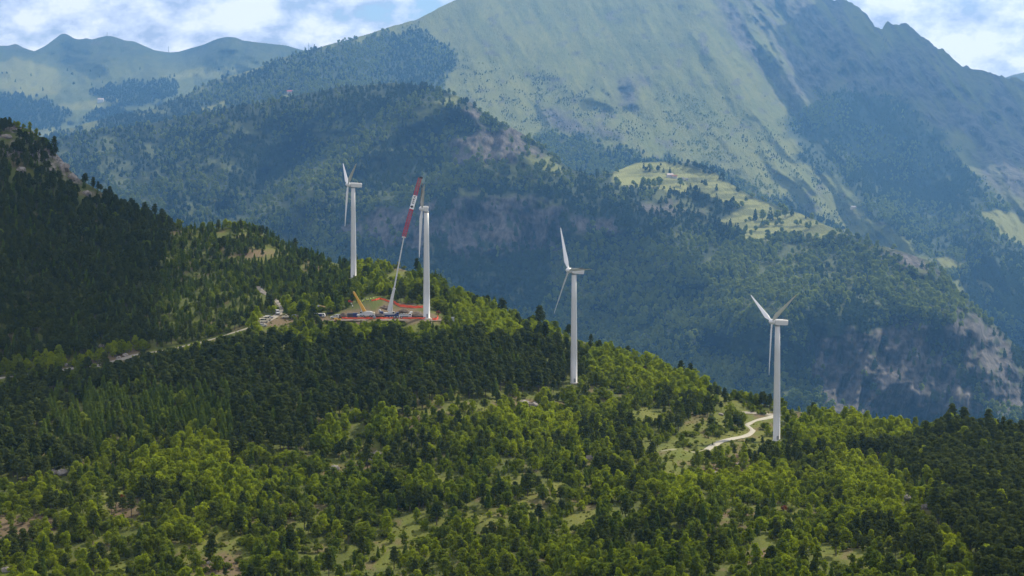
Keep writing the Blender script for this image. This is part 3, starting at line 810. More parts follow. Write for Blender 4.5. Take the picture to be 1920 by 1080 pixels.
def lattice(mb, a, b, w0, w1, n, r=.09, rd=.05):
    a, b = Vector(a), Vector(b); d = (b - a).normalized()
    s = Vector((0, 1, 0)); q = d.cross(s).normalized()
    cor = [(-1, -1), (1, -1), (1, 1), (-1, 1)]
    def P(k, t): 
        w = (w0 + (w1 - w0) * t) / 2
        return a + (b - a) * t + q * cor[k][0] * w + s * cor[k][1] * w
    for k in range(4): mb.tube([P(k, 0), P(k, 1)], r, 6)
    for i in range(n):
        t0, t1 = i / n, (i + 1) / n
        for k in range(4):
            j = (k + 1) % 4
            mb.tube([P(k, t0), P(j, t1)], rd, 4); mb.tube([P(j, t0), P(k, t1)], rd, 4); mb.tube([P(k, t0), P(j, t0)], rd, 4)

def big_crane():
    g = HILL.at(733, 596); Yc = g.y
    root = empty('mobile_crane', g, 0, 'tall mobile crane with white boom, red lattice jib and blue carrier beside the turbine tower', 'crane')
    def L(u, v): return pt(u, v, Yc) - g
    mpp = Yc / F
    x0, x1 = L(716, 596).x, L(748, 596).x
    ch = MB(); ch.box(((x0 + x1) / 2, 0, 1.25), (x1 - x0, 2.7, .8), bev=.08); ch.box((x1 - 1.3, 0, 1.75), (2.3, 2.6, 1.1), bev=.12); ch.box((x0 + .6, 0, 1.7), (1.6, 2.6, .7), bev=.08)
    ch.build('carrier', M['blue'], root)
    ca = MB(); ca.box((x1 - .75, 0, 2.2), (1.4, 2.5, 1.5), bev=.15); ca.build('driver_cab', M['blue'], root)
    gw = MB(); gw.box((x1 - .02, 0, 2.5), (.1, 2.1, .7)); gw.box((x1 - .7, -1.27, 2.5), (.8, .06, .6)); gw.build('cab_window', M['glass'], root)
    for u in (718.5, 726, 732, 740.3, 745.3):
        for s in (-1, 1): wheel(root, (L(u, 596).x, s * 1.2, .62), .62, .45, M['white'])
    for u in (717, 749):
        for s in (-1, 1):
            o = MB(); x = L(u, 596).x; o.box((x, s * 2.4, .95), (.45, 2.6, .35)); o.tube([(x, s * 3.6, -.1), (x, s * 3.6, 1.1)], .12, 8); o.tube([(x, s * 3.6, -.12), (x, s * 3.6, .05)], .4, 10); o.build('outrigger', M['white'], root)
    tu = MB(); xa, xb = L(717, 0).x, L(737, 0).x
    tu.box(((xa + xb) / 2, 0, 2.35), (xb - xa, 2.4, 1.1), bev=.12); tu.box((L(731, 0).x, 0, 2.95), (3.2, 1.9, .7), bev=.1); tu.build('superstructure', M['white'], root)
    cw = MB()
    for k in range(3): cw.box((L(712.5, 0).x, 0, 2.0 + .62 * k), (2.3 - .25 * k, 2.7, .58), bev=.05)
    cw.build('counterweight', M['blue'], root)
    wn = MB(); wn.tube([(L(709.5, 0).x, -.9, 3.9), (L(709.5, 0).x, .9, 3.9)], .55, 14); wn.box((L(710, 0).x, 0, 3.3), (1.6, 1.5, .5)); wn.build('winch', M['white'], root)
    oc = MB(); oc.box((L(735.5, 0).x, -1.5, 2.7), (1.5, .9, 1.5), bev=.12); c_ = oc.build('operator_cab', M['white'], root)
    og = MB(); og.box((L(735.9, 0).x, -1.97, 2.9), (1.0, .06, .8)); og.build('cab_window', M['glass'], c_)
    # boom: base box, slim telescopes
    A, B, C2 = L(729.5, 583), L(739, 541), L(757, 446)
    def boxbeam(mb, p, q, w, d, w2=None, d2=None):
        p, q = Vector(p), Vector(q); ax_ = (q - p).normalized(); s = Vector((0, 1, 0)); n_ = ax_.cross(s).normalized()
        w2 = w if w2 is None else w2; d2 = d if d2 is None else d2
        vs = []
        for c, ww, dd in ((p, w, d), (q, w2, d2)):
            for a, b_ in ((-1, -1), (1, -1), (1, 1), (-1, 1)): vs.append(c + n_ * a * ww / 2 + s * b_ * dd / 2)
        mb.add(vs, [(3, 2, 1, 0), (4, 5, 6, 7), (0, 1, 5, 4), (1, 2, 6, 5), (2, 3, 7, 6), (3, 0, 4, 7)])
    b1 = MB(); boxbeam(b1, A, B, 2.1, 1.7, 1.15, 1.1); bm1 = b1.build('boom', M['white'], root); bevel(bm1, .1)
    col = MB(); boxbeam(col, B - (B - A).normalized() * .7, B + (C2 - B).normalized() * .25, 1.5, 1.45); col.build('boom_collar', M['white'], bm1)
    for k in range(4):
        p = B + (C2 - B) * (k / 4); q = B + (C2 - B) * ((k + 1) / 4)
        t = MB(); w = .74 - .07 * k; boxbeam(t, p, q, w, w); boxbeam(t, q - (q - p).normalized() * .35, q, w + .16, w + .16); t.build('boom_section', M['white'], bm1)
    hy = MB(); hy.tube([L(735, 585), A + (B - A) * .55 + Vector((.5, 0, 0))], [.38, .24], 10); hy.build('lifting_cylinder', M['white'], root)
    D, E = L(757.5, 443), L(787.5, 334)
    dirv = (E - D).normalized()
    hd = MB(); boxbeam(hd, C2, D, 2.0, 1.5); hd.build('jib_foot', M['white'], root)
    j = MB(); lattice(j, D, E, 1.9, 1.6, 22, .13, .07)
    jo = j.build('jib', M['red'], root)
    # banner panel with its lettering
    p0, p1 = D + (E - D) * .47, D + (E - D) * .70
    pn = MB(); boxbeam(pn, p0, p1, 2.15, 2.1); po = pn.build('banner', M['helmet'], jo)
    rb = MB(); boxbeam(rb, p0 - dirv * .8, p0, 2.15, 2.1); rb.build('end_band', M['red'], jo)
    cu = bpy.data.curves.new('lettering', 'FONT'); cu.body = '\u2666 EVKA'; cu.size = 1.75; cu.align_x = 'CENTER'; cu.align_y = 'CENTER'; cu.extrude = .02; cu.offset = .03
    cu.materials.append(M['black'])
    tmp = bpy.data.objects.new('lettering_curve', cu); me = bpy.data.meshes.new_from_object(tmp); bpy.data.objects.remove(tmp)
    to = bpy.data.objects.new('lettering', me); link(to, po)
    mid = (p0 + p1) / 2 + Vector((0, -1.09, 0))
    ang = math.atan2(dirv.z, dirv.x)
    to.matrix_local = Matrix.Translation(mid) @ Matrix.Rotation(-ang, 4, 'Y') @ Matrix.Rotation(math.pi / 2, 4, 'X')
    hd2 = MB(); hd2.box(E + Vector((.5, 0, .3)), (1.5, 1.3, 1.0), bev=.1); hd2.tube([E + Vector((1.0, -.5, .2)), E + Vector((1.0, .5, .2))], .55, 12); hd2.build('jib_head', M['black'], root)
    rp = MB(); hk = L(792.5, 352); rp.tube([E + Vector((1.4, 0, .2)), hk + Vector((-.3, 0, 1.5))], .05, 5); rp.build('hoist_rope', M['steel'], root)
    hb = MB(); hb.box(hk + Vector((-.3, 0, .7)), (.6, .6, 1.3), bev=.1); hb.tube([hk + Vector((-.3, 0, .1)), hk + Vector((-.3, 0, -.5)), hk + Vector((-.05, 0, -.7))], .1, 6); hb.build('hook_block', M['black'], root)
    return root
big_crane()

def yellow_crane():
    g = HILL.at(686, 594.5); Yc = g.y
    root = empty('telescopic_crane', g, 0, 'smaller telescopic crane with a raised yellow boom leaning over the work yard', 'crane')
    def L(u, v): return pt(u, v, Yc) - g
    ch = MB(); ch.box((0, 0, 1.0), (9.4, 2.5, .7), bev=.07); ch.build('carrier', M['silver'], root)
    for u in (674, 679, 692, 697):
        for s in (-1, 1): wheel(root, (L(u, 0).x, s * 1.1, .6), .6, .42, M['steel'])
    tu = MB(); tu.prism([(-2.0, 1.36), (3.6, 1.36), (3.6, 2.6), (2.2, 3.1), (-.4, 3.1), (-2.0, 2.2)], -1.1, 1.1); tu.build('superstructure', M['white'], root)
    oc = MB(); oc.prism([(-3.2, 1.36), (-1.9, 1.36), (-1.9, 3.2), (-2.6, 3.2), (-3.2, 2.4)], -1.25, -.1); c_ = oc.build('operator_cab', M['white'], root)
    og = MB(); og.box((-2.5, -1.28, 2.5), (.9, .05, .8)); og.build('cab_window', M['glass'], c_)
    A, B = L(684.5, 585), L(662.5, 546.5)
    b = MB(); d = (B - A)
    def beam(p, q, w, w2):
        ax_ = (q - p).normalized(); s = Vector((0, 1, 0)); n_ = ax_.cross(s).normalized(); vs = []
        for c, ww in ((p, w), (q, w2)):
            for a_, b_ in ((-1, -1), (1, -1), (1, 1), (-1, 1)): vs.append(c + n_ * a_ * ww / 2 + s * b_ * ww * .42)
        m = MB(); m.add(vs, [(3, 2, 1, 0), (4, 5, 6, 7), (0, 1, 5, 4), (1, 2, 6, 5), (2, 3, 7, 6), (3, 0, 4, 7)]); return m
    bo = beam(A, A + d * .55, 1.55, 1.35).build('boom', M['yellow'], root)
    beam(A + d * .52, A + d * .97, 1.05, .95).build('boom_section', M['yellow'], bo)
    beam(A + d * .94, B, .9, .6).build('boom_head', M['tan'], bo)
    hy = MB(); hy.tube([L(680, 586), A + d * .45 + Vector((-.4, 0, -.3))], [.3, .2], 8); hy.build('lifting_cylinder', M['white'], root)
    cw = MB(); cw.box((4.1, 0, 2.0), (1.1, 2.2, 1.1), bev=.08); cw.build('counterweight', M['cream'], root)
yellow_crane()

def excavator():
    g = HILL.at(620, 588.5)
    root = empty('excavator', g, 0, 'sandy yellow tracked excavator with its arm stretched out beside the parked cars', 'excavator')
    for s in (-1, 1):
        t = MB(); t.prism([(-1.9, .35), (-1.5, .02), (1.5, .02), (1.9, .35), (1.9, .6), (1.5, .9), (-1.5, .9), (-1.9, .6)], s * 1.2 - .3, s * 1.2 + .3); t.build('track', M['rubber'], root)
    b = MB(); b.prism([(-1.6, 1.0), (1.9, 1.0), (2.2, 1.3), (2.1, 2.1), (.6, 2.3), (-1.6, 2.0)], -1.25, 1.25); bevel(b.build('body', M['tan'], root), .12)
    c = MB(); c.prism([(-1.5, 1.8), (-.1, 1.8), (-.1, 3.1), (-1.1, 3.1), (-1.5, 2.5)], -1.2, -.2); c_ = c.build('cab', M['tan'], root)
    w = MB(); w.box((-.75, -1.23, 2.6), (.9, .05, .75)); w.build('cab_window', M['glass'], c_)
    bo = MB(); bo.tube([(-1.4, .2, 1.9), (-2.6, .2, 3.5), (-4.0, .2, 3.9)], [.42, .36, .28], 6); bo.build('boom', M['tan'], root)
    st = MB(); st.tube([(-3.8, .2, 4.0), (-6.2, .2, 4.5)], [.30, .22], 6); st.build('arm', M['tan'], root)
    bk = MB(); bk.prism([(-7.1, 3.9), (-6.3, 3.7), (-6.0, 4.3), (-6.4, 4.7), (-7.0, 4.6)], -.3, .7); bk.build('bucket', M['steel'], root)
excavator()

CAR_PROF = {
    'van': ([(-2.5, .35), (2.4, .35), (2.55, .6), (2.5, 1.05), (1.75, 1.35), (1.25, 2.25), (1.0, 2.4), (-2.4, 2.4), (-2.5, 2.2)], [(.1, 1.45, 1.3, 2.1), (-2.2, 1.45, -.1, 2.1)], (1.55, 1.4), 1.0),
    'suv': ([(-2.25, .38), (2.25, .38), (2.3, .8), (2.1, 1.02), (1.05, 1.12), (.45, 1.68), (.1, 1.76), (-1.9, 1.74), (-2.2, 1.1), (-2.3, .85)], [(-1.75, 1.14, -.6, 1.62), (-.5, 1.14, .55, 1.62)], (1.4, 1.35), .9),
    'pickup': ([(-2.5, .42), (2.4, .42), (2.45, .85), (2.2, 1.05), (1.2, 1.15), (.65, 1.72), (-.35, 1.76), (-.6, 1.15), (-2.45, 1.12)], [(-.3, 1.17, .75, 1.64)], (1.5, 1.5), .9),
}
def car(kind, u, v, yaw, mat, name, label, cat, sheet=None, group='vehicles parked by the work site'):
    g = HILL.at(u, v); g = g + Vector((0, 0, .2))
    root = empty(name, g, math.radians(yaw), label, cat, group)
    prof, wins, ax_, hw = CAR_PROF[kind]
    b = MB(); b.prism(prof, -hw, hw, inset=.28); bevel(b.build('body', mat, root), .06)
    for (x0, z0, x1, z1) in wins:
        for s in (-1, 1):
            t = (((z0 + z1) / 2 - prof[0][1]) / (max(p[1] for p in prof) - prof[0][1]) - .45) * .28
            w = MB(); w.box(((x0 + x1) / 2, s * (hw - max(t, 0) + .015), (z0 + z1) / 2), (x1 - x0, .05, z1 - z0)); w.build('window', M['glass'], root)
    # windscreen laid just proud of the sloping front, and a rear window
    k = 4 if kind == 'van' else 4
    a, c = Vector((prof[k][0], 0, prof[k][1])), Vector((prof[k + 1][0], 0, prof[k + 1][1])); nrm = Vector((c.z - a.z, 0, a.x - c.x)).normalized()
    ws = MB(); p, q = a.lerp(c, .1) + nrm * .03, a.lerp(c, .9) + nrm * .03
    wy = hw * .8
    ws.add([p + Vector((0, -wy, 0)), p + Vector((0, wy, 0)), q + Vector((0, wy * .93, 0)), q + Vector((0, -wy * .93, 0))], [(0, 1, 2, 3)]); ws.build('windscreen', M['glass'], root)
    for sx in ax_[:1] + (-ax_[1],):
        for s in (-1, 1): wheel(root, (sx, s * (hw - .12), .36), .36, .24, M['steel'])
    for s in (-1, 1):
        l = MB(); l.box((prof[2][0] - .02, s * hw * .72, .8), (.1, .3, .18)); l.build('headlight', M['helmet'], root)
        l = MB(); l.box((-abs(prof[0][0]) - .02, s * hw * .8, .95), (.08, .18, .3)); l.build('tail_light', M['red'], root)
    return root
car('van', 520.5, 590, -75, M['white'], 'parked_van', 'white van facing the camera at the top of the gravel road bend', 'van')
car('van', 494, 605.5, 32, M['cream'], 'parked_van', 'cream van at the front of the roadside line of cars', 'van')
car('van', 499.5, 602, 32, M['cream'], 'parked_van', 'cream van second in the roadside line, just behind the front van', 'van')
car('suv', 504.5, 598, 38, M['silver'], 'parked_car', 'dark windowed grey car at the back of the roadside line', 'car')
car('suv', 492, 613, 25, M['white'], 'parked_car', 'white car half hidden by trees on the lower edge of the gravel road', 'car')
car('pickup', 537, 597, 185, M['cream'], 'parked_pickup', 'pale cream pickup parked on its own right of the road bend', 'pickup')
car('suv', 627.5, 597.5, 180, M['white'], 'parked_car', 'white estate car parked at the end of the orange fence', 'car')
car('suv', 632, 596, 178, M['silver'], 'parked_car', 'silver car parked close behind the white estate car', 'car')

def flat_truck(u, v, yaw, label):
    g = HILL.at(u, v); root = empty('lorry', g, math.radians(yaw), label, 'lorry', 'vehicles parked by the work site')
    c = MB(); c.prism([(1.4, .6), (3.0, .6), (3.1, 1.4), (2.75, 2.6), (1.4, 2.6)], -1.15, 1.15); c_ = bevel(c.build('cab', M['white'], root), .1)
    w = MB(); w.box((2.3, -1.17, 2.05), (.8, .05, .65)); w.box((2.3, 1.17, 2.05), (.8, .05, .65)); w.build('cab_window', M['glass'], c_)
    ch = MB(); ch.box((-.9, 0, .85), (4.6, 1.0, .35)); ch.build('chassis', M['black'], root)
    b = MB(); b.box((-1.0, 0, 1.2), (4.5, 2.3, .25)); 
    b.box((-1.0, -1.12, 1.65), (4.5, .06, .6)); b.box((-1.0, 1.12, 1.65), (4.5, .06, .6)); b.build('load_bed', M['silver'], root)
    ld = MB()
    for k in range(3): ld.box((-2.4 + 1.3 * k, random.uniform(-.3, .3), 1.85), (1.0, 1.6, .9 + .3 * (k % 2)), bev=.05)
    ld.build('load', M['steel'], root)
    for x in (2.2, -.9, -2.2):
        for s in (-1, 1): wheel(root, (x, s * 1.0, .5), .5, .35, M['white'])
flat_truck(761, 596.5, 0, 'white cabbed lorry with a loaded bed parked right behind the tall crane')
def box_truck(u, v, yaw):
    g = HILL.at(u, v); root = empty('box_lorry', g, math.radians(yaw), 'white lorry with a blue sided box body beside the excavator', 'lorry', 'vehicles parked by the work site')
    c = MB(); c.prism([(1.0, .5), (2.5, .5), (2.6, 1.2), (2.2, 2.3), (1.0, 2.3)], -1.0, 1.0); c_ = bevel(c.build('cab', M['white'], root), .1)
    w = MB(); w.box((1.8, -1.02, 1.8), (.8, .05, .6)); w.box((1.8, 1.02, 1.8), (.8, .05, .6)); w.build('cab_window', M['glass'], c_)
    b = MB(); b.box((-1.2, 0, 1.35), (4.2, 2.0, 1.3), bev=.04); bb = b.build('box_body', M['blue'], root)
    t = MB(); t.box((-1.2, 0, 2.15), (4.3, 2.1, .28), bev=.04); t.build('box_roof', M['white'], bb)
    for x in (1.7, -2.2):
        for s in (-1, 1): wheel(root, (x, s * .9, .42), .42, .3, M['steel'])
box_truck(601, 595.5, -8)

def dumper():
    g = HILL.at(632.5, 602); root = empty('site_dumper', g, math.radians(180), 'small yellow site dumper below the white estate car', 'dumper')
    b = MB(); b.prism([(-.1, .8), (1.5, .9), (1.7, 1.6), (-.3, 1.6)], -.8, .8); b.build('skip', M['yellow'], root)
    e = MB(); e.box((-1.1, 0, .85), (1.6, 1.2, .7), bev=.08); e.build('engine_cover', M['yellow'], root)
    r = MB(); r.tube([(-.9, -.5, 1.2), (-.9, -.5, 2.1), (-.9, .5, 2.1), (-.9, .5, 1.2)], .05, 6); r.build('roll_bar', M['black'], root)
    s_ = MB(); s_.box((-1.1, 0, 1.3), (.5, .6, .2)); s_.build('seat', M['black'], root)
    for x in (.8, -1.1):
        for s in (-1, 1): wheel(root, (x, s * .8, .45), .45, .35, M['yellow'])
dumper()
def container(u, v, label, mat, size, name='site_container', yaw=0):
    g = HILL.at(u, v); root = empty(name, g, math.radians(yaw), label, 'container', 'containers in the work yard')
    x, y, z = size
    b = MB(); b.box((0, 0, z / 2 + .1), (x, y, z))
    n = int(x / .35)
    for k in range(n): b.box((-x / 2 + .2 + k * (x - .4) / max(n - 1, 1), -y / 2 - .02, z / 2 + .1), (.12, .05, z - .25))
    b.build('shell', mat, root)
    d = MB(); d.box((x / 2 + .03, -.3 * y, z / 2 + .1), (.06, y * .35, z - .3)); d.build('door', M['steel'], root)
    d = MB(); d.box((x / 2 + .03, .18 * y, z / 2 + .1), (.06, y * .45, z - .3)); d.build('door', M['steel'], root)
    f = MB(); f.box((0, 0, z + .14), (x + .06, y + .06, .08)); f.build('roof', mat, root)
container(666.5, 594.5, 'dark blue storage container in front of the yellow boom crane', M['blue'], (2.6, 2.0, 2.0))
container(657.5, 594.5, 'long dark grey storage container left of the blue one', paint('container_grey', (.06, .065, .075), .6), (3.6, 2.0, 1.9))
container(551, 597.5, 'pale grey cabin with dark open side near the cream pickup', paint('cabin_grey', (.30, .33, .34), .6), (2.6, 2.0, 2.1), 'site_cabin')
container(845, 603, 'pale roofed site cabin half hidden in trees right of the repaired turbine', M['silver'], (4.8, 2.2, 2.2), 'site_cabin')

# orange safety netting
def net(pts, h, label, seed=0):
    P = [HILL.at(u, v) for u, v in pts]
    D = []
    for a, b in zip(P[:-1], P[1:]):
        n = max(2, int((b - a).length / 1.0))
        D += [a.lerp(b, i / n) for i in range(n)]
    D.append(P[-1])
    root = empty('safety_fence', P[0], 0, label, 'fence', 'orange safety netting round the work site')
    m = MB(); vs, fs = [], []
    rg = random.Random(seed)
    for k, p in enumerate(D):
        sag = .12 * math.sin(k * 1.7 + seed) - .1 * rg.random()
        off = Vector((0, .14 * math.sin(k * 1.1 + seed), 0))
        vs += [p - P[0] + Vector((0, 0, .08)), p - P[0] + Vector((0, 0, h * .55)) + off, p - P[0] + Vector((0, 0, h + sag)) + off * .5]
    for k in range(len(D) - 1):
        for i in range(2): fs.append((k * 3 + i, k * 3 + 3 + i, k * 3 + 4 + i, k * 3 + 1 + i))
    m.add(vs, fs); o = m.build('netting', M['orange_net'], root)
    s = o.modifiers.new('thick', 'SOLIDIFY'); s.thickness = .04
    for k in range(0, len(D), 4):
        p = D[k] - P[0]; q = MB(); q.tube([p + Vector((0, .1, -.3)), p + Vector((0, .1, h + .2))], .05, 6); q.build('post', M['bark'], root)
net([(641, 597.5), (652, 598.5), (665, 598.5), (690, 598.5), (715, 598.2), (740, 598), (765, 598.2), (790, 598.2), (806, 598.5)], .95, 'long low run of orange netting along the front edge of the work yard', 1)
net([(738, 568), (742, 571), (750, 575.3), (765, 577), (780, 578), (793, 577.5)], 1.35, 'orange netting sagging across the bank between crane boom and turbine tower', 2)
net([(697, 565), (705, 563.5), (712, 561.5), (720, 563), (730, 567), (736, 569)], 1.0, 'orange netting over the top of the grassy bank behind the crane boom', 3)
net([(653, 567), (661, 567)], 1.2, 'short strip of orange netting left of the yellow boom', 4)
net([(811, 601.5), (818, 602), (822, 598.5), (820, 595)], 1.6, 'curled end of orange netting right of the repaired turbine foot', 5)
net([(44, 709), (56, 709), (66, 708)], .9, 'red orange netting lying beside the lower end of the gravel road', 6)

# spoil heaps and stacked material in the yard
def heap(u, v, w, h, label, seed):
    g = HILL.at(u, v); bm = bmesh.new(); bmesh.ops.create_icosphere(bm, subdivisions=4, radius=1)
    for q in bm.verts:
        n = fbm(np.array([q.co.x * 2.3 + seed]), np.array([q.co.y * 2.3 + q.co.z]), 950 + seed, 4)[0]
        r2 = math.hypot(q.co.x, q.co.y)
        q.co = Vector((q.co.x * w / 2 * (.8 + .4 * n), q.co.y * w / 2.6 * (.8 + .4 * n), max(q.co.z, -.3) * h * (1.15 - .5 * r2) * (.6 + .8 * n)))
    me = bpy.data.meshes.new('spoil_heap'); bm.to_mesh(me); bm.free(); me.materials.append(M['spoil']); me.polygons.foreach_set('use_smooth', [True] * len(me.polygons))
    o = link(bpy.data.objects.new('spoil_heap', me)); o.location = g; tag(o, label, 'earth heap', 'earth heaps in the work yard')
M['spoil'] = rock_mat('spoil', (.05, .036, .024), (.11, .08, .055), (.19, .15, .11), .9)
heap(645, 594, 6, 1.8, 'sandy earth heap left of the storage containers', 1); heap(707, 592, 8, 1.7, 'dark earth heap between the yellow crane and the tall crane', 2); heap(782, 592, 9, 2.0, 'dark earth heap between the lorry and the turbine tower', 3)
heap(757, 585, 7, 1.6, 'dark earth heap behind the lorry with the loaded bed', 4); heap(838, 605, 5, 1.3, 'brown earth heap at the far end right of the repaired turbine', 5); heap(722, 578, 7, 1.5, 'brown earth heap on the bank directly behind the white boom', 6)
def stack(u, v, label, n, mat, seed):
    g = HILL.at(u, v); r = empty('material_stack', g, seed * .4, label, 'stacked material', 'stacked material in the work yard'); rg = random.Random(seed)
    p = MB()
    for k in range(3): p.box((0, -.5 + .5 * k, .06), (1.6, .14, .12))
    p.box((0, 0, .16), (1.7, 1.3, .06)); p.build('pallet', M['tan'], r)
    for k in range(n): b = MB(); b.box((rg.uniform(-.12, .12), rg.uniform(-.1, .1), .36 + .36 * k), (1.5 - .1 * k, 1.1, .34), bev=.05); b.build('bundle', mat, r)
stack(771, 588, 'pale bundle stack on a pallet beside the loaded lorry', 3, M['helmet'], 1); stack(786, 588, 'pale low bundle stack just left of the turbine tower foot', 2, M['cream'], 2); stack(702, 597, 'grey bundle stack between the two cranes near the netting', 3, M['steel'], 3); stack(649, 598, 'orange wrapped bundle stack at the left end of the netting', 2, M['orange_net'], 4)

# people
def person(u, v, yaw, label, vest, arm=0.0):
    g = HILL.at(u, v)
    root = empty('person', g + Vector((0, 0, .05)), math.radians(yaw), label, 'person', 'workers in bright jackets on the bank')
    V, E, Rr = [], [], []
    def a(p, r, par=None):
        V.append(p); Rr.append(r)
        if par is not None: E.append((par, len(V) - 1))
        return len(V) - 1
    pel = a((0, 0, .95), .14); wa = a((0, 0, 1.1), .13, pel); chst = a((0, 0, 1.36), .16, wa); nk = a((0, 0, 1.50), .06, chst); hd = a((0, .01, 1.60), .085, nk); tp = a((0, 0, 1.72), .085, hd)
    nose = a((0, -.10, 1.63), .018, hd)
    for s in (-1, 1):
        hp = a((s * .10, 0, .88), .095, pel); kn = a((s * .11, -.02, .48), .065, hp); an = a((s * .12, .02, .09), .045, kn); a((s * .13, -.15, .04), .04, an)
        sh = a((s * .20, 0, 1.42), .07, chst); el = a((s * .27, .02, 1.13), .048, sh)
        wr = a((s * .28, -.12 - .25 * arm, .90 + .2 * arm), .034, el); pm = a((s * .285, -.15 - .25 * arm, .82 + .2 * arm), .034, wr)
        for k in range(4): a((s * (.265 + .015 * k), -.17 - .25 * arm, .735 + .2 * arm - .01 * (k in (1, 2))), .008, pm)
        a((s * .25, -.19 - .25 * arm, .79 + .2 * arm), .009, pm)
    me = bpy.data.meshes.new('body'); me.from_pydata(V, E, []); me.materials.append(M['cloth'])
    o = link(bpy.data.objects.new('body', me), root)
    sk = o.modifiers.new('skin', 'SKIN')
    for k, r in enumerate(Rr): me.skin_vertices[0].data[k].radius = (r, r)
    me.skin_vertices[0].data[0].use_root = True
    o.modifiers.new('sub', 'SUBSURF').levels = 1
    j = MB(); lathe(j, [(.17, .88), (.185, 1.0), (.18, 1.15), (.20, 1.35), (.17, 1.46), (.08, 1.50)], n=12)
    for s in (-1, 1): j.tube([(s * .20, 0, 1.42), (s * .275, .02, 1.13), (s * .285, -.08 - .2 * arm, .97 + .15 * arm)], [.085, .066, .05], 8)
    j.build('jacket', vest, root, smooth=True)
    f = MB(); lathe(f, [(.02, 1.50), (.075, 1.53), (.088, 1.60), (.08, 1.66)], (0, -.012, 0), n=12); f.build('face', M['skin'], root, smooth=True)
    h = MB(); lathe(h, [(.115, 1.655), (.118, 1.68), (.11, 1.74), (.07, 1.80), (.01, 1.82)], n=12); h.build('helmet', M['helmet'], root, smooth=True)
for k, (u, v, yw, lb, vm, ar) in enumerate([
    (679.5, 568.5, 20, 'worker in pale yellow jacket right beside the yellow boom, first of the group', M['hivis'], .2),
    (682, 567, -30, 'worker in bright yellow jacket second of the group on the bank', M['hivis'], .8),
    (688, 565.7, 10, 'worker in yellow green jacket left of the tightly standing pair', M['hivis'], .5),
    (690.5, 565.3, -60, 'worker in yellow green jacket right of the tightly standing pair', M['hivis'], .3),
    (695, 564.5, 45, 'worker in pale jacket standing alone between the pair and the netting', M['hivis'], .1),
    (700.5, 563.5, 0, 'worker in pale jacket closest to the orange netting on the bank top', M['hivis'], .4),
    (659, 573.5, 0, 'worker in white jacket on the slope below the short netting strip', M['helmet'], .2),
    (661, 578, 30, 'worker in white jacket lower down, nearest the dark container', M['helmet'], .6)]):
    person(u, v, yw, lb, vm, ar)

# ------------------------------------------------------------------ boulders
ROCKS = [(625, 873, 5.6, 2.6, 'largest pale boulder on the open slope left of the middle'), (640, 880, 3, 1.6, 'small pale boulder leaning against the largest one'), (708, 850, 4.6, 2.4, 'flat pale rock right of the largest boulder'), (698, 857, 3, 1.8, 'small grey rock beside the flat pale rock'),
         (118, 893, 5.0, 3.0, 'grey shaded boulder at the edge of the dark trees, far left'), (98, 890, 4, 2, 'brownish low rock beside the grey shaded boulder'), (1105, 862, 4.0, 2.0, 'pale square rock in the woodland between the two front turbines'),
         (985, 757, 6, 2.4, 'broken rock ledge above the bright green thicket'), (1002, 760, 5, 2.2, 'grey rock at the right end of the ledge above the bright thicket'), (235, 668, 3.4, 1.8, 'pale rock in the road cutting, highest of the cutting rocks'), (222, 672, 2.6, 1.4, 'pale rock in the middle of the road cutting'),
         (125, 690, 2.6, 1.4, 'dark grey rubble rock by the lower road'), (190, 651, 3.2, 1.8, 'small white rock in the dark trees above the road cutting'), (1352, 777, 3.0, 1.3, 'small rock on the meadow above the track'),
         (1700, 940, 4.5, 2.2, 'pale rock among trees low on the slope right of the nearest turbine'), (1735, 957, 4, 2, 'pale rock beside the dark pines, lower of the two'), (120, 318, 9, 6, 'tall bare crag on the skyline of the dark hill'), (136, 336, 7, 5, 'lower bare crag stepping down the dark hill'), (12, 262, 8, 3, 'pale rock band near the top of the dark hill'), (40, 322, 7, 4, 'small rock outcrop below the band on the dark hill'),
         (1385, 865, 3, 1.2, 'stone on the brown earth patch, upper one'), (1340, 885, 2.6, 1.0, 'stone on the brown earth patch, lower one'), (163, 366, 6, 4, 'rock step at the bottom of the crag on the dark hill'), (392, 1062, 2.2, 1.0, 'small stone on the open grass, lower left'), (12, 1070, 3.4, 1.9, 'round boulder in the grass close to the lower left corner')]
rock_meshes = []
for k in range(6):
    bm = bmesh.new(); bmesh.ops.create_icosphere(bm, subdivisions=3, radius=1)
    for q in bm.verts:
        c = np.array(q.co)
        n = ridged(np.array([c[0] * 1.3 + c[2] * .7 + k * 7.1]), np.array([c[1] * 1.3 - c[2] * .6 + k * 3.3]), 500 + k, 4)[0]
        q.co *= .50 + .85 * n
        q.co.z = round(q.co.z * 3.2) / 3.2 * .55 + q.co.z * .45
    me = bpy.data.meshes.new('boulder'); bm.to_mesh(me); bm.free(); me.materials.append(M['rock'])
    rock_meshes.append(me)
for k, (u, v, w, h, lb) in enumerate(ROCKS):
    g = HILL.at(u, v); o = bpy.data.objects.new('boulder', rock_meshes[k % 6]); o.location = g + Vector((0, 0, h * .2)); o.scale = (w / 2, w / 2 * .8, h / 2 * 1.2); o.rotation_euler = (random.uniform(-.2, .2), random.uniform(-.2, .2), k * 1.3)
    link(o); tag(o, lb, 'rock', 'rocks on the slopes')

# ------------------------------------------------------------------ tree models
def cards(mb, pts, nrm, size, rng, m=0, elong=1.0):
    n = len(pts)
    r = rng.normal(size=(n, 3)); t = np.cross(nrm, r); t /= np.linalg.norm(t, axis=1, keepdims=True) + 1e-9
    b = np.cross(nrm, t)
    s = (size * (.65 + .7 * rng.random(n)))[:, None] / 2
    k = .8
    for i in range(n):
        p = pts[i]; a = t[i] * s[i] * elong; c = b[i] * s[i]; nn = nrm[i] * s[i] * .35
        mb.add([p - a - c * k, p + a * k - c, p + a + c * k + nn, p - a * k + c], [(0, 1, 2, 3)], m)

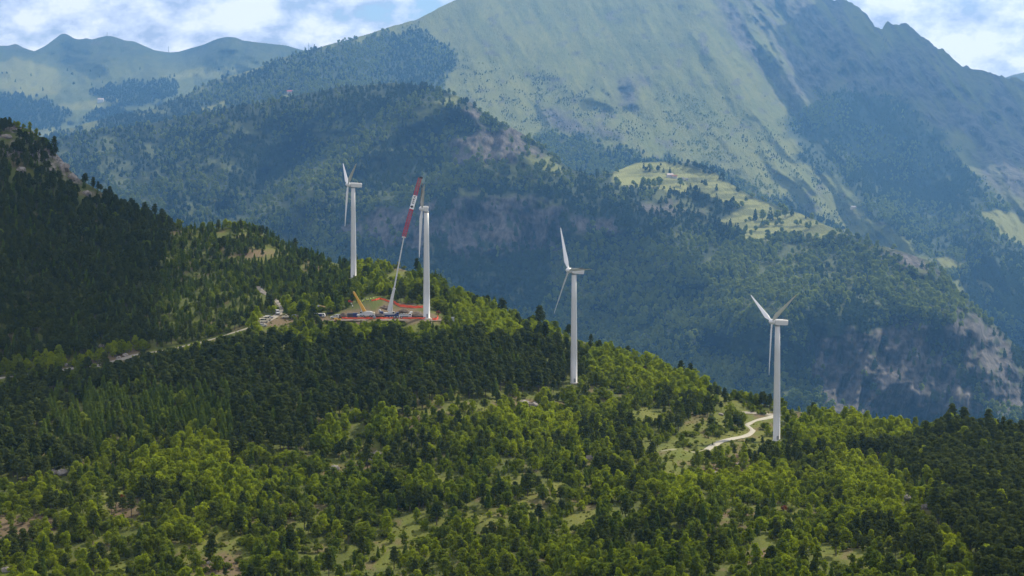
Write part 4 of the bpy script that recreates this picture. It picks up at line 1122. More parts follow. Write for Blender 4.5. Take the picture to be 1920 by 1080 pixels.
def lobe_cards(mb, c, rad, n, size, rng, center, m=0, up=.15, jit=.55):
    d = rng.normal(size=(n, 3)); d /= np.linalg.norm(d, axis=1, keepdims=True)
    d[:, 2] = np.where(d[:, 2] < -.45, -d[:, 2], d[:, 2])
    p = np.array(c) + d * np.array(rad) * (.72 + .34 * rng.random(n))[:, None]
    o = p - np.array(center); o /= np.linalg.norm(o, axis=1, keepdims=True) + 1e-9
    nn = d * .65 + o * .35 + rng.normal(size=(n, 3)) * jit; nn[:, 2] += up
    nn /= np.linalg.norm(nn, axis=1, keepdims=True)
    cards(mb, p, nn, size, rng, m)

def trunk_tube(mb, h, r, rng, lean=.04, limbs=()):
    pts = [Vector((0, 0, -.6))]; x = y = 0
    for k in range(1, 6):
        x += rng.normal() * lean * h / 5; y += rng.normal() * lean * h / 5
        pts.append(Vector((x, y, h * k / 5)))
    rr = [r * 1.15, r, r * .82, r * .62, r * .4, r * .15]
    mb.tube(pts, rr, 6)
    for c in limbs:
        t = min(max((c[2] / h - .18), .15), .85); k = int(t * 5); p = pts[k].lerp(pts[min(k + 1, 5)], t * 5 - k)
        mid = p.lerp(Vector(c), .5) + Vector((0, 0, .1 * h * .3))
        mb.tube([p, mid, Vector(c)], [r * .38, r * .26, r * .1], 5)

def broadleaf(seed, h=7.5, w=4.6, narrow=False, n_l=17, n_c=52, size=.46):
    rng = np.random.default_rng(seed); cr, tr = MB(), MB(); lob = []
    cz = h * .58; ctr = (0, 0, h * .5)
    for k in range(n_l):
        a = k * 2.4 + rng.random(); zz = (k + .5) / n_l
        prof = math.sin(math.pi * (zz * .80 + .12)) ** .55
        rad = w * .5 * prof * (.55 + .45 * rng.random())
        if zz > .85: rad *= .6
        z = h * (.13 + .80 * zz + .05 * rng.normal())
        lr = w * (.10 + .15 * rng.random()) * (1.0 if zz < .8 else .75); rad *= 1.05 + .30 * rng.normal()
        c = (math.cos(a) * rad * .72, math.sin(a) * rad * .72, z)
        lob.append(c); lobe_cards(cr, c, (lr, lr, lr * (1.25 if narrow else .95)), n_c, size, rng, ctr)
    lobe_cards(cr, (0, 0, h * .5), (w * .28, w * .28, h * .34), n_c, size * 1.6, rng, ctr)
    trunk_tube(tr, h * .85, .055 * w * .5 + .06, rng, .05, lob[2:9:2])
    return tr, cr

def pine(seed, h=9.5, w=5.0, n_l=17, n_c=48, size=.5):
    rng = np.random.default_rng(seed); cr, tr = MB(), MB(); lob = []
    for k in range(n_l):
        zz = (k + .5) / n_l; a = k * 2.4 + rng.random() * .8
        rad = w * .5 * (1 - zz ** 1.8 * .85) * (.55 + .5 * rng.random()) * (.75 if zz < .15 else 1)
        z = h * (.36 + .60 * zz)
        lr = w * (.20 + .09 * rng.random()) * (1.05 - .35 * zz)
        c = (math.cos(a) * rad * .75, math.sin(a) * rad * .75, z); lob.append(c)
        lobe_cards(cr, c, (lr, lr, lr * .52), n_c, size, rng, (c[0] * .5, c[1] * .5, z - lr), up=.45, jit=.45)
    lobe_cards(cr, (0, 0, h * .66), (w * .22, w * .22, h * .22), n_c, size * 1.2, rng, (0, 0, h * .5))
    trunk_tube(tr, h * .95, .18, rng, .05, lob[:10:2])
    return tr, cr

def conifer(seed, h=9.0, w=3.6, n=620, size=.6):
    rng = np.random.default_rng(seed); cr, tr = MB(), MB()
    z = 1 - np.sqrt(rng.random(n)) * .9; a = rng.random(n) * 2 * math.pi
    tier = .82 + .18 * np.cos(z * 2 * math.pi * 8.5)
    r = w * .5 * (1 - z) ** .8 * tier * (.62 + .42 * rng.random(n)) * (1 + .22 * np.sin(a * 3 + seed + z * 4))
    p = np.stack([np.cos(a) * r, np.sin(a) * r, h * (.10 + .90 * z) - .25 * r], -1)
    nn = np.stack([np.cos(a) * .75, np.sin(a) * .75, .65 + 0 * a], -1) + rng.normal(size=(n, 3)) * .4
    nn /= np.linalg.norm(nn, axis=1, keepdims=True)
    cards(cr, p, nn, size, rng)
    trunk_tube(tr, h * .98, .17, rng, .015)
    return tr, cr

def shrub(seed, h=2.2, w=3.2, size=.45):
    rng = np.random.default_rng(seed); cr, tr = MB(), MB(); lob = []
    for k in range(8):
        a = k * 2.4; rad = w * .32 * (rng.random() ** .5); lr = w * (.2 + .1 * rng.random())
        c = (math.cos(a) * rad, math.sin(a) * rad, h * (.35 + .3 * rng.random()) * (1.15 - rad / w)); lob.append(c)
        lobe_cards(cr, c, (lr, lr, lr * .85), 36, size, rng, (0, 0, 0))
    for c in lob[:5]: tr.tube([(0, 0, -.3), (c[0] * .5, c[1] * .5, c[2] * .5), c], [.07, .05, .02], 5)
    return tr, cr

def far_tree(seed, h=11, w=7, cone=False):
    rng = np.random.default_rng(seed); cr = MB()
    n = 100
    if cone:
        z = 1 - np.sqrt(rng.random(n)) * .95; a = rng.random(n) * 2 * math.pi; r = w * .5 * (1 - z) ** .8 * (.7 + .35 * rng.random(n))
        p = np.stack([np.cos(a) * r, np.sin(a) * r, h * (.05 + .95 * z)], -1); nn = np.stack([np.cos(a), np.sin(a), .6 + 0 * a], -1) + rng.normal(size=(n, 3)) * .4
        nn /= np.linalg.norm(nn, axis=1, keepdims=True); cards(cr, p, nn, 1.7, rng)
    else:
        for k in range(6):
            a = k * 2.4; rad = w * .26; c = (math.cos(a) * rad, math.sin(a) * rad, h * (.32 + .1 * k)) if k < 5 else (0, 0, h * .8)
            lobe_cards(cr, c, (w * .3, w * .3, h * .2), 18, 2.1, rng, (0, 0, h * .4))
    return cr

KIND = {}
def make_kind(kind, protos, leaf, bark):
    out = []
    for tr, cr in protos:
        t_me = tr_me(tr, 'trunk', bark); c_me = tr_me(cr, 'crown', leaf)
        # one joined mesh of the same tree for the uncounted mass of forest
        j = MB(); j.add(tr.v, tr.f, 0); j.add(cr.v, cr.f, 1)
        me = bpy.data.meshes.new(kind + '_model'); me.from_pydata(j.v, [], j.f); me.materials.append(bark); me.materials.append(leaf); me.polygons.foreach_set('material_index', j.mi); me.update()
        out.append((t_me, c_me, bpy.data.objects.new(kind + '_model', me)))
    KIND[kind] = out
def tr_me(mb, name, mat):
    me = bpy.data.meshes.new(name); me.from_pydata(mb.v, [], mb.f); me.materials.append(mat); me.update(); return me
make_kind('broadleaf', [broadleaf(11, 6.6, 5.8), broadleaf(12, 7.8, 5.6), broadleaf(13, 5.6, 5.8), broadleaf(14, 8.2, 5.0, True, 19), broadleaf(15, 6.4, 5.4, False, 15), broadleaf(16, 4.8, 5.2), broadleaf(17, 6.0, 4.6)], M['leaf_mid'], M['bark'])
make_kind('bright', [broadleaf(21, 7.8, 5.0), broadleaf(22, 6.4, 5.8), broadleaf(23, 8.4, 5.0, True, 19), broadleaf(24, 6.8, 5.4), broadleaf(25, 5.6, 5.4)], M['leaf_bright'], M['bark_pale'])
make_kind('pine', [pine(31), pine(32, 10.5, 5.6), pine(33, 8.6, 5.0), pine(34, 10, 4.6, 17), pine(35, 9, 6.0, 16)], M['leaf_pine'], M['bark'])
make_kind('larch', [conifer(41), conifer(42, 10, 3.4), conifer(43, 8, 3.8), conifer(44, 9, 4.2)], M['leaf_larch'], M['bark'])
make_kind('shrub', [shrub(51), shrub(52, 1.8, 3.4), shrub(53, 2.6, 2.8)], M['leaf_shrub'], M['bark'])
make_kind('tuft', [shrub(55, 1.4, 3.6), shrub(56, 1.2, 3.0)], M['leaf_tuft'], M['bark'])
make_kind('rust', [shrub(54, 2.2, 2.4)], M['leaf_rust'], M['bark'])
def far_kind(kind, mbs, leaf):
    out = []
    for mb in mbs:
        me = tr_me(mb, kind + '_model', leaf); out.append((None, None, bpy.data.objects.new(kind + '_model', me)))
    KIND[kind] = out
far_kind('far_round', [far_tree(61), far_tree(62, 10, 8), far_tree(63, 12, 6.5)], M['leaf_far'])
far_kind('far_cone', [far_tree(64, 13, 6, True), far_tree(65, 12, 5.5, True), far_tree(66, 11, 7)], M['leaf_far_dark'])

def forest(name, kind, P, scl, rng, label, seed=0):
    """the uncounted rest of the wood: one object, copies of the tree models at its points"""
    n = len(P); protos = KIND[kind]
    me = bpy.data.meshes.new(name); me.vertices.add(n); me.vertices.foreach_set('co', np.asarray(P, np.float32).reshape(-1))
    a = me.attributes.new('scl', 'FLOAT_VECTOR', 'POINT')
    s = np.asarray(scl, np.float32); xy = s * (.88 + .24 * rng.random(n)); a.data.foreach_set('vector', np.stack([xy, xy, s], -1).astype(np.float32).reshape(-1))
    a = me.attributes.new('rot', 'FLOAT_VECTOR', 'POINT')
    rz = np.stack([rng.normal(size=n) * .05, rng.normal(size=n) * .05, rng.random(n) * 6.283], -1); a.data.foreach_set('vector', rz.astype(np.float32).reshape(-1))
    a = me.attributes.new('pid', 'INT', 'POINT'); a.data.foreach_set('value', rng.integers(0, len(protos), n).astype(np.int32))
    o = link(bpy.data.objects.new(name, me)); tag(o, label, kind='stuff')
    g = bpy.data.node_groups.new(name + '_nodes', 'GeometryNodeTree')
    g.interface.new_socket('Geometry', in_out='INPUT', socket_type='NodeSocketGeometry'); g.interface.new_socket('Geometry', in_out='OUTPUT', socket_type='NodeSocketGeometry')
    gi = g.nodes.new('NodeGroupInput'); go = g.nodes.new('NodeGroupOutput'); ip = g.nodes.new('GeometryNodeInstanceOnPoints'); jn = g.nodes.new('GeometryNodeJoinGeometry')
    for (_, _, ob) in protos:
        oi = g.nodes.new('GeometryNodeObjectInfo'); oi.inputs['Object'].default_value = ob; oi.inputs['As Instance'].default_value = False
        gt = g.nodes.new('GeometryNodeGeometryToInstance'); g.links.new(oi.outputs['Geometry'], gt.inputs[0]); g.links.new(gt.outputs[0], jn.inputs[0])
    def attr(nm, ty):
        q = g.nodes.new('GeometryNodeInputNamedAttribute'); q.data_type = ty; q.inputs['Name'].default_value = nm; return q.outputs[0]
    g.links.new(gi.outputs[0], ip.inputs['Points']); g.links.new(jn.outputs[0], ip.inputs['Instance'])
    ip.inputs['Pick Instance'].default_value = True
    g.links.new(attr('pid', 'INT'), ip.inputs['Instance Index'])
    e2r = g.nodes.new('FunctionNodeEulerToRotation'); g.links.new(attr('rot', 'FLOAT_VECTOR'), e2r.inputs[0]); g.links.new(e2r.outputs[0], ip.inputs['Rotation'])
    g.links.new(attr('scl', 'FLOAT_VECTOR'), ip.inputs['Scale']); g.links.new(ip.outputs[0], go.inputs[0])
    md = o.modifiers.new('trees', 'NODES'); md.node_group = g
    return o

# ------------------------------------------------------------------ planting the near hillside
LEFT_PINES = [(-600, 100), (0, 222), (110, 292), (220, 378), (340, 430), (420, 440), (420, 520), (520, 585), (480, 602), (300, 648), (0, 690), (-600, 760)]
LEFT_EDGE = [(330, 430), (480, 428), (660, 500), (660, 560), (520, 580), (420, 620), (300, 645), (300, 520)]
MID_PINES = [(120, 715), (260, 680), (480, 640), (560, 665), (700, 650), (860, 640), (1000, 640), (1090, 668), (1090, 735), (1000, 735), (860, 752), (740, 780), (620, 790), (560, 850), (460, 850), (400, 820), (230, 830), (140, 890), (-100, 910), (-100, 780), (60, 720)]
MID_LARCH = [(90, 745), (300, 735), (420, 745), (440, 790), (430, 840), (200, 840), (60, 860)]
RIGHT_PINES = [(1600, 856), (1640, 838), (1690, 850), (1740, 830), (1765, 812), (1800, 806), (1860, 812), (2400, 930), (2400, 1250), (1870, 1250), (1855, 1120), (1815, 1040), (1765, 990), (1735, 930), (1690, 890)]
BRIGHT = [[(250, 870), (330, 855), (430, 860), (480, 900), (470, 945), (420, 960), (380, 930), (260, 925)], [(930, 785), (980, 775), (1060, 780), (1085, 800), (1080, 830), (1030, 845), (950, 830)], [(850, 590), (900, 585), (980, 620), (1040, 640), (1050, 665), (960, 650), (880, 630)],
          [(1100, 665), (1230, 690), (1330, 725), (1320, 760), (1200, 740), (1110, 710)], [(1480, 785), (1600, 800), (1700, 815), (1740, 830), (1690, 850), (1600, 845), (1500, 850)], [(590, 800), (740, 790), (760, 820), (640, 850), (580, 840)], [(560, 640), (700, 625), (760, 640), (700, 665), (580, 665)],
          [(470, 615), (520, 612), (560, 640), (480, 650)], [(1540, 870), (1640, 880), (1700, 960), (1700, 1000), (1600, 960)], [(1220, 920), (1330, 900), (1480, 900), (1500, 940), (1250, 960)]]
rng = np.random.default_rng(101)
def hd(U, V):
    d = np.full(np.shape(U), .14)
    d = np.where(poly_dist(U, V, LEFT_PINES) > 0, .075, d)
    d = np.where(poly_dist(U, V, MID_PINES) > 0, .080, d)
    d = np.where(poly_dist(U, V, RIGHT_PINES) > 0, .080, d)
    return d
Q, qu, qv = HILL.scatter(hd, rng)
ok = (qv < 1180) & (qu > -470) & (qu < 2390)
Q, qu, qv = Q[ok], qu[ok], qv[ok]
n = len(Q); rnd = rng.random(n)
w1 = (fbm(qu / 40, qv / 28, 601) - .5) * 40
inL = poly_dist(qu, qv, LEFT_PINES) + w1 * .6 > 0
inE = (poly_dist(qu, qv, LEFT_EDGE) + w1 * .5 > 0)
inM = poly_dist(qu, qv, MID_PINES) + w1 * .8 > 0
inMl = poly_dist(qu, qv, MID_LARCH) + w1 * .6 > 0
inR = poly_dist(qu, qv, RIGHT_PINES) + w1 > 0
inB = np.zeros(n, bool)
for p in BRIGHT: inB |= poly_dist(qu, qv, p) + w1 * .4 > 0
behind_crest = fbm(qu / 55, qv / 35, 621)
kinds = np.full(n, 'broadleaf', dtype='<U9')
kinds = np.where(rnd < .05, 'larch', kinds); kinds = np.where(rnd > .78, 'shrub', kinds); kinds = np.where((rnd > .62) & (rnd <= .78), 'bright', kinds); kinds = np.where((rnd > .57) & (rnd <= .62), 'pine', kinds)
bn = fbm(Q[:, 0] / 45, Q[:, 1] / 45, 611, 3)
kinds = np.where((bn > .62) & (kinds == 'broadleaf'), 'bright', kinds)
kinds = np.where((bn < .34) & (kinds == 'broadleaf') & (rnd < .4), 'pine', kinds)
kinds = np.where(inB & (rnd < .85), 'bright', kinds)
kinds = np.where(inE, np.where(rnd < .55, 'larch', np.where(rnd < .7, 'pine', np.where(rnd < .9, 'broadleaf', 'shrub'))), kinds)
kinds = np.where(inL & ~inE, np.where(rnd < .78, 'pine', np.where(rnd < .95, 'larch', 'broadleaf')), kinds)
kinds = np.where(inM, np.where(rnd < .80, 'pine', np.where(rnd < .92, 'larch', 'broadleaf')), kinds)
kinds = np.where(inM & inMl, np.where(rnd < .75, 'larch', np.where(rnd < .9, 'broadleaf', 'pine')), kinds)
kinds = np.where(inR, np.where(rnd < .85, 'pine', np.where(rnd < .92, 'bright', 'broadleaf')), kinds)
scl = .45 + .75 * rng.random(n) ** 1.35
scl = np.where(kinds == 'shrub', .7 + .7 * rng.random(n), scl)
scl = np.where(inL & (qu < 300), scl * .75 + .14, scl); scl = np.where(inM | inR, scl * .8 + .25, scl)
scl = np.where(inE, scl * .66, scl)
scl = np.where(inB, scl * 1.05, scl)
open_mix = ~(inL | inE | inM | inR | inB)
scl = np.where(open_mix & (kinds != 'shrub'), scl * (.58 + .5 * fbm(qu / 60, qv / 40, 631)), scl)
hgt = {'broadleaf': 6.6, 'bright': 7.2, 'pine': 9.5, 'larch': 9.0, 'shrub': 2.2}
top = np.array([hgt[k] for k in kinds]) * scl * F / Q[:, 1]
keep = np.ones(n, bool)
# clearings: a tree must neither stand on open ground nor hide it with its crown
for p in CLEAR:
    w2_ = (fbm(qu / 12, qv / 8, 661) - .5) * 34
    if p[0] == (590, 586): continue
    d0 = poly_dist(qu, qv, p) + w1 * .3 + w2_ - 3
    d1 = poly_dist(qu, qv - top * .55, p) + w1 * .3 + w2_ - 3
    inside = (d0 > 0) | (d1 > 3)
    keep &= ~(inside & (rng.random(n) > np.where(kinds == 'shrub', .6, np.where(qv > 640, .15, .02))))
gap = fbm(Q[:, 0] / 22, Q[:, 1] / 34, 641, 4)
keep &= ~(open_mix & (gap > .59) & (rng.random(n) < .8))
keep &= ~(inB & (gap > .66))
ltop = poly_dist(qu, qv, LEFT_TOP) > -5
keep &= ~(ltop & (rng.random(n) < .5))
for line, wd in ((ROAD, 3), (TRACK, 6), (GRASS_TRACK, 4)):
    l2 = [(a, b) for a, b, _ in line]
    keep &= ~((line_dist(qu, qv, l2) < wd))
    low = line is ROAD
    seen = ((qu > 165) & (qu < 535)) if low else np.ones(n, bool)
    for fr in ((.4, .8) if low else (.3, .6, .9)):
        keep &= ~((line_dist(qu, qv - top * fr, l2) < wd) & seen & (rng.random(n) < (.92 if low else 1)))
rv = np.interp(qu, [p[0] for p in ROAD[:15]], [p[1] for p in ROAD[:15]])
low = (qu > 160) & (qu < 470) & (qv > rv + 2) & (qv - top < rv + 2) & (fbm(qu / 22, qu * 0 + .7, 671, 2) > .40)
fac = np.where(low, np.clip((qv - rv - 1.5) / top, .22, 1), 1); scl = scl * fac; top = top * fac
pd = poly_dist(qu, qv, PAD)
keep &= ~(pd > -3)
front = (qu > 600) & (qu < 832) & (qv > 604) & (qv - top < 601)
lim = (qv - 600) / top; scl = np.where(front, scl * np.clip(lim, .2, 1), scl); top = np.where(front, top * np.clip(lim, .2, 1), top)
keep &= ~((qu > 596) & (qu < 832) & (qv > 590) & (qv < 605) & (poly_dist(qu, qv, [(596, 580), (834, 580), (834, 605), (596, 605)]) > 0))
yardzone = [(478, 580), (560, 586), (560, 602), (486, 612)]
keep &= ~(((poly_dist(qu, qv - top, yardzone) > 0) | (poly_dist(qu, qv - top * .5, yardzone) > 0)) & (rng.random(n) < .96))
for (u, v) in ((663, 523), (800, 598), (1076, 716), (1456, 826)):
    b = HILL.at(u, v); dd = np.hypot(Q[:, 0] - b.x, Q[:, 1] - b.y)
    keep &= ~(dd < 5)
    du_ = np.abs(qu - u)
    cover = (qv > v) & (qv - top < v - 3) & (du_ < 12)
    keep &= ~cover
for (u, v, w, h, lb) in ROCKS:
    keep &= ~((np.abs(qu - u) < w * F / 1000 * .75) & (qv > v - 4) & (qv - top < v - 2))
    keep &= ~(np.hypot(qu - u, (qv - v) * 2) < w * 2)
Q, qu, qv, kinds, scl, top = Q[keep], qu[keep], qv[keep], kinds[keep], scl[keep], top[keep]
wid = {'broadleaf': 3.5, 'bright': 3.4, 'pine': 3.1, 'larch': 2.5, 'shrub': 2.0}
dm = np.array([wid[k] for k in kinds]) * scl * .86
order = np.argsort(-scl * np.array([hgt[k] for k in kinds]) + rng.random(len(scl)) * 4)
kp = thin(Q, dm, order)
Q, qu, qv, kinds, scl, top = Q[kp], qu[kp], qv[kp], kinds[kp], scl[kp], top[kp]
# trees picked out one by one
XT = [(1012, 618, 'pine', 1.45, 'single tall dark pine standing above the skyline left of the middle turbine'), (1350, 862, 'broadleaf', .95, 'dense round bush tree beside the brown earth patch'), (1336, 833, 'larch', .28, 'tiny young conifer at the lower end of the gravel track'),
      (1372, 840, 'broadleaf', .42, 'small spreading young tree on the grass below the gravel track'), (1385, 806, 'pine', .75, 'lone dark tree on the meadow at the inside of the track bend'), (1432, 806, 'broadleaf', .72, 'round leafy tree between the track bend and the nearest turbine'),
      (1785, 798, 'pine', 1.15, 'tall dark pine on the skyline, left of the pair above the right wood'), (1808, 800, 'pine', 1.25, 'tall dark pine on the skyline, right of the pair above the right wood'), (1432, 752, 'pine', .7, 'small dark conifer on the ridge just left of the nearest turbine')]
vis = (qu > 3) & (qu < 1917) & (qv - top * .6 < 1078) & (qv > 300)
picked = np.zeros(len(Q), bool)
app = top * np.where(kinds == 'shrub', 1.0, 1)
groups = [('broadleaf', 175), ('bright', 125), ('pine', 300), ('larch', 150), ('shrub', 120)]
for k, m in groups:
    c = np.nonzero(vis & (kinds == k))[0]
    c = c[np.argsort(-app[c])][:m]; picked[c] = True

LAND = [("the right-hand turbine's foot", 1456, 826), ("the gravel track bend", 1408, 806), ("the brown earth patch", 1370, 875), ("the largest pale boulder", 625, 873), ("the flat pale rock", 708, 850), ("the grey boulder by the dark trees", 118, 893),
        ("the pale square rock", 1105, 862), ("the bright green thicket", 1010, 810), ("the yellow-green grove", 360, 900), ("the bare slope at the left edge", 30, 1000), ("the small brown clearing", 230, 960), ("the open grass near the bottom", 400, 1045),
        ("the long sunny grass strip", 970, 960), ("the second grass strip", 1090, 975), ("the lower brown patch", 1420, 1045), ("the middle turbine's foot", 1076, 718), ("the edge of the dark pines", 1700, 900), ("the right end of the skyline", 1890, 815),
        ("the bottom left corner", 0, 1080), ("the bottom right corner", 1920, 1080), ("the middle of the bottom edge", 960, 1080), ("the grass gap with red bushes", 560, 985), ("the shaded glade", 740, 1020), ("the meadow's left end", 1210, 780),
        ("the quarter point of the bottom edge", 480, 1080), ("the three-quarter point of the bottom edge", 1440, 1080), ("the work yard fence", 730, 605), ("the rock ledge", 990, 758), ("the two pale rocks by the pines", 1715, 948), ("the grass with rusty shrubs", 1450, 960),
        ("the lower right pine wood", 1830, 990), ("the left edge of the photo", 0, 860), ("the dark pine belt", 560, 740), ("the larch grove", 260, 790)]
DIRS = ['right of', 'above right of', 'above', 'above left of', 'left of', 'below left of', 'below', 'below right of']
ORD = ['closest', 'second closest', 'third closest', 'fourth closest', 'fifth closest', 'sixth closest', 'seventh closest', 'eighth closest', 'ninth closest', 'tenth closest', 'eleventh closest', 'twelfth closest']
ORD += [w_ + ' closest' for w_ in 'thirteenth fourteenth fifteenth sixteenth seventeenth eighteenth nineteenth twentieth'.split()]
ORD += ['twenty-' + w_ + ' closest' for w_ in 'first second third fourth fifth sixth seventh eighth ninth'.split()] + ['thirtieth closest'] + ['thirty-' + w_ + ' closest' for w_ in 'first second third fourth fifth'.split()]
def what(k, s):
    if k == 'shrub': return ('low green shrub' if s < 1.1 else 'wide green shrub')
    size = 'small' if s < .72 else ('tall' if s > .98 else 'medium')
    return {'broadleaf': f'{size} mid-green leafy tree', 'bright': f'{size} yellow-green leafy tree', 'pine': f'{size} dark pine', 'larch': f'{size} pointed conifer'}[k]
pk = np.nonzero(picked)[0]
info = {}
for i in pk:
    u, v = qu[i], qv[i] - top[i] * .5
    d = [math.hypot(u - a, (v - b)) for _, a, b in LAND]; j = int(np.argmin(d))
    ang = math.degrees(math.atan2(-(v - LAND[j][2]), u - LAND[j][1])) % 360; di = int(((ang + 22.5) % 360) // 45)
    info.setdefault((j, di, what(kinds[i], scl[i])), []).append((d[j], i))
label = {}
for (j, di, wh), lst in info.items():
    lst.sort()
    for k, (dd, i) in enumerate(lst):
        label[i] = f"{ORD[min(k, len(ORD) - 1)]} {wh} {DIRS[di]} {LAND[j][0]}"
NAMES = {'broadleaf': ('broadleaf_tree', 'tree'), 'bright': ('broadleaf_tree', 'tree'), 'pine': ('pine_tree', 'pine tree'), 'larch': ('conifer_tree', 'conifer'), 'shrub': ('shrub', 'shrub'), 'rust': ('shrub', 'shrub')}
GRP = {'broadleaf': 'leafy trees on the near slope', 'bright': 'leafy trees on the near slope', 'pine': 'dark pines on the near slope', 'larch': 'pointed conifers on the near slope', 'shrub': 'shrubs on the near slope', 'rust': 'shrubs on the near slope'}
def tree(kind, P, s, rz, lab, var):
    t_me, c_me, _ = KIND[kind][var % len(KIND[kind])]
    nm, cat = NAMES[kind]
    r = empty(nm, P, rz, lab, cat, GRP[kind]); r.scale = (s, s, s)
    link(bpy.data.objects.new('trunk', t_me), r); link(bpy.data.objects.new('crown', c_me), r)
for i in pk:
    tree(kinds[i], Q[i], scl[i], float(rng.random() * 6.28), label[i], int(rng.integers(0, 50)))
for k, (u, v, kd, s, lb) in enumerate(XT): tree(kd, HILL.at(u, v), s, k * 1.1, lb, k)
for k, (u, v, lb) in enumerate([(542, 972, 'rusty red shrub on the grass gap, left of the pair'), (530, 1000, 'rusty red shrub on the grass gap, lower of the pair'), (1470, 957, 'rusty red shrub on the small grass strip right of the middle'), (822, 590, 'reddish dead shrub just right of the repaired turbine'), (228, 948, 'rusty shrub on the small brown clearing')]):
    tree('rust', HILL.at(u, v), 1.15, k, lb, 0)
rest = ~picked
FN = {'broadleaf': ('green_woodland', 'mid green leafy woodland filling the near slope'), 'bright': ('bright_woodland', 'yellow-green leafy thickets on the near slope'), 'pine': ('pine_forest', 'dark pine forest covering the left hill and the belts on the near slope'), 'larch': ('conifer_woodland', 'pointed conifers mixed through the near slope'), 'shrub': ('undergrowth', 'low shrubs scattered between the trees')}  # bright trees are yellow-green by their own leaf colour
for k, (nm, lb) in FN.items():
    c = rest & (kinds == k)
    forest(nm, k, Q[c], scl[c], rng, lb)
# grass tufts and small plants on open ground
def gd(U, V): return .14 * sstep(.42, .6, fbm(U / 14, V / 7, 651)) * pmask(U, V, CLEAR, 8, 12, 30, 11) * (V > 560) + .03 * (V > 700)
G, gu, gv = HILL.scatter(gd, rng)
okg = (line_dist(gu, gv, [(a, b) for a, b, _ in TRACK]) > 4) & (line_dist(gu, gv, [(a, b) for a, b, _ in ROAD]) > 4) & (poly_dist(gu, gv, [(590, 578), (832, 560), (834, 607), (590, 607)]) < 0) & (gv < 1170) & (gu > -100) & (gu < 2020)
G = G[okg]
forest('rough_grass', 'tuft', G, .12 + .24 * rng.random(len(G)) ** 2, rng, 'tufts of rough grass and heath on the clearings')
print('near trees', len(Q), 'picked', len(pk), 'tufts', len(G))

# ------------------------------------------------------------------ planting the far slopes
def in_polys(u, v, polys, w=0):
    m = np.zeros(np.shape(u), bool)
    for p in polys: m |= (poly_dist(u, v, p) + w) > 0
    return m
def sd(U, V):
    rock = pmask(U, V, SPUR_ROCK, 10, 22, 30, 101); md = pmask(U, V, SPUR_MEADOW[:2], 3, 6, 20, 121); gr = pmask(U, V, SPUR_MEADOW[2:], 6, 14, 22, 131)
    hedge = sstep(.62, .70, fbm(U / 50 + V / 22, V / 6.5, 127, 3))
    d = .036 * (1 - .95 * rock) * (1 - md * (.995 - .78 * hedge)) * (1 - .72 * gr)
    thinl = sstep(.60, .68, fbm(U / 40, V / 26, 141)); d = d * (1 - .6 * thinl)
    return d * sstep(0, 4, V - np.interp(U, SPUR.us, SPUR.vc))
T, tu_, tv_ = SPUR.scatter(sd, rng, True)
okk = (tu_ > -260) & (tu_ < 2180); T, tu_, tv_ = T[okk], tu_[okk], tv_[okk]
sc_ = 1.3 * (.65 + .7 * rng.random(len(T)))
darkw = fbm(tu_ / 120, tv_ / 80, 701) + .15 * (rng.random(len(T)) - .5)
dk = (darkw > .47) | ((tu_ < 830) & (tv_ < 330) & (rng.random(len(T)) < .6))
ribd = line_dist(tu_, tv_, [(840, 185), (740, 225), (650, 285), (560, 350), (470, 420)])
lit = (ribd < 26) | in_polys(tu_, tv_, [[(440, 380), (640, 335), (680, 370), (560, 430), (420, 440)], [(860, 275), (1040, 290), (1070, 345), (900, 340)], [(1050, 470), (1250, 440), (1500, 470), (1600, 560), (1300, 640), (1080, 560)]], (rng.random(len(T)) - .5) * 50)  # paler trees planted here to paint a sunlit rib and slopes
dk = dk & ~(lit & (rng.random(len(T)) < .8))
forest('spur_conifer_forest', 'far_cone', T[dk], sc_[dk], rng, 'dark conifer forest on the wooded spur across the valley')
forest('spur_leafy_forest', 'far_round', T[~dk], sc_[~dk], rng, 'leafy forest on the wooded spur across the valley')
def md_(U, V):
    fo = pmask(U, V, MT_FOREST, 12, 34, 34, 201); mw = pmask(U, V, MT_MEADOW, 2, 3, 20, 231); rk = pmask(U, V, MT_ROCK[1:2], 14, 26, 60, 211)
    scr = pmask(U, V, MT_SCRUB, 20, 30, 40, 205) * sstep(.46, .60, fbm(U / 15, V / 9, 711))
    blk = sstep(1440, 1500, U) * sstep(150, 160, V) * sstep(470, 440, V - .25 * (U - 1600))
    fo = fo * (1 - blk * (1 - sstep(.40, .62, fbm(U / 34, V / 46, 731, 4))) * .85)
    d = (.074 + .05 * blk) * fo * (1 - mw) + .11 * scr * (1 - fo) + .0012 * (1 - fo) * (V > 60)
    return d * (1 - .75 * rk * (1 - blk)) * (1 - .9 * pmask(U, V, MT_ROCK[:1], 6, 6, 20, 3))
T, tu_, tv_ = MT.scatter(md_, rng, True)
okk = (tu_ > -200) & (tu_ < 2150); T, tu_, tv_ = T[okk], tu_[okk], tv_[okk]
dk = (fbm(tu_ / 110, tv_ / 70, 721) + .3 * (rng.random(len(T)) - .5)) > .47
sc_ = np.where(in_polys(tu_, tv_, MT_FOREST), 1.1 + .8 * rng.random(len(T)), .32 + .62 * rng.random(len(T)) ** 2)
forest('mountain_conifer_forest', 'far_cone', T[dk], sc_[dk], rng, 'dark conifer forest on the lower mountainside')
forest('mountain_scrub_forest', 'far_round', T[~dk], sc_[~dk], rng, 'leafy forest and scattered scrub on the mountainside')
def fd(U, V):
    fo = pmask(U, V, [[(-100, 175), (40, 178), (90, 190), (135, 215), (110, 240), (-100, 245)], [(170, 175), (240, 155), (330, 150), (330, 185), (240, 200), (180, 205), (150, 230), (300, 240)]], 5, 8, 30, 401)
    return .11 * fo + .0010 * (V > 125)
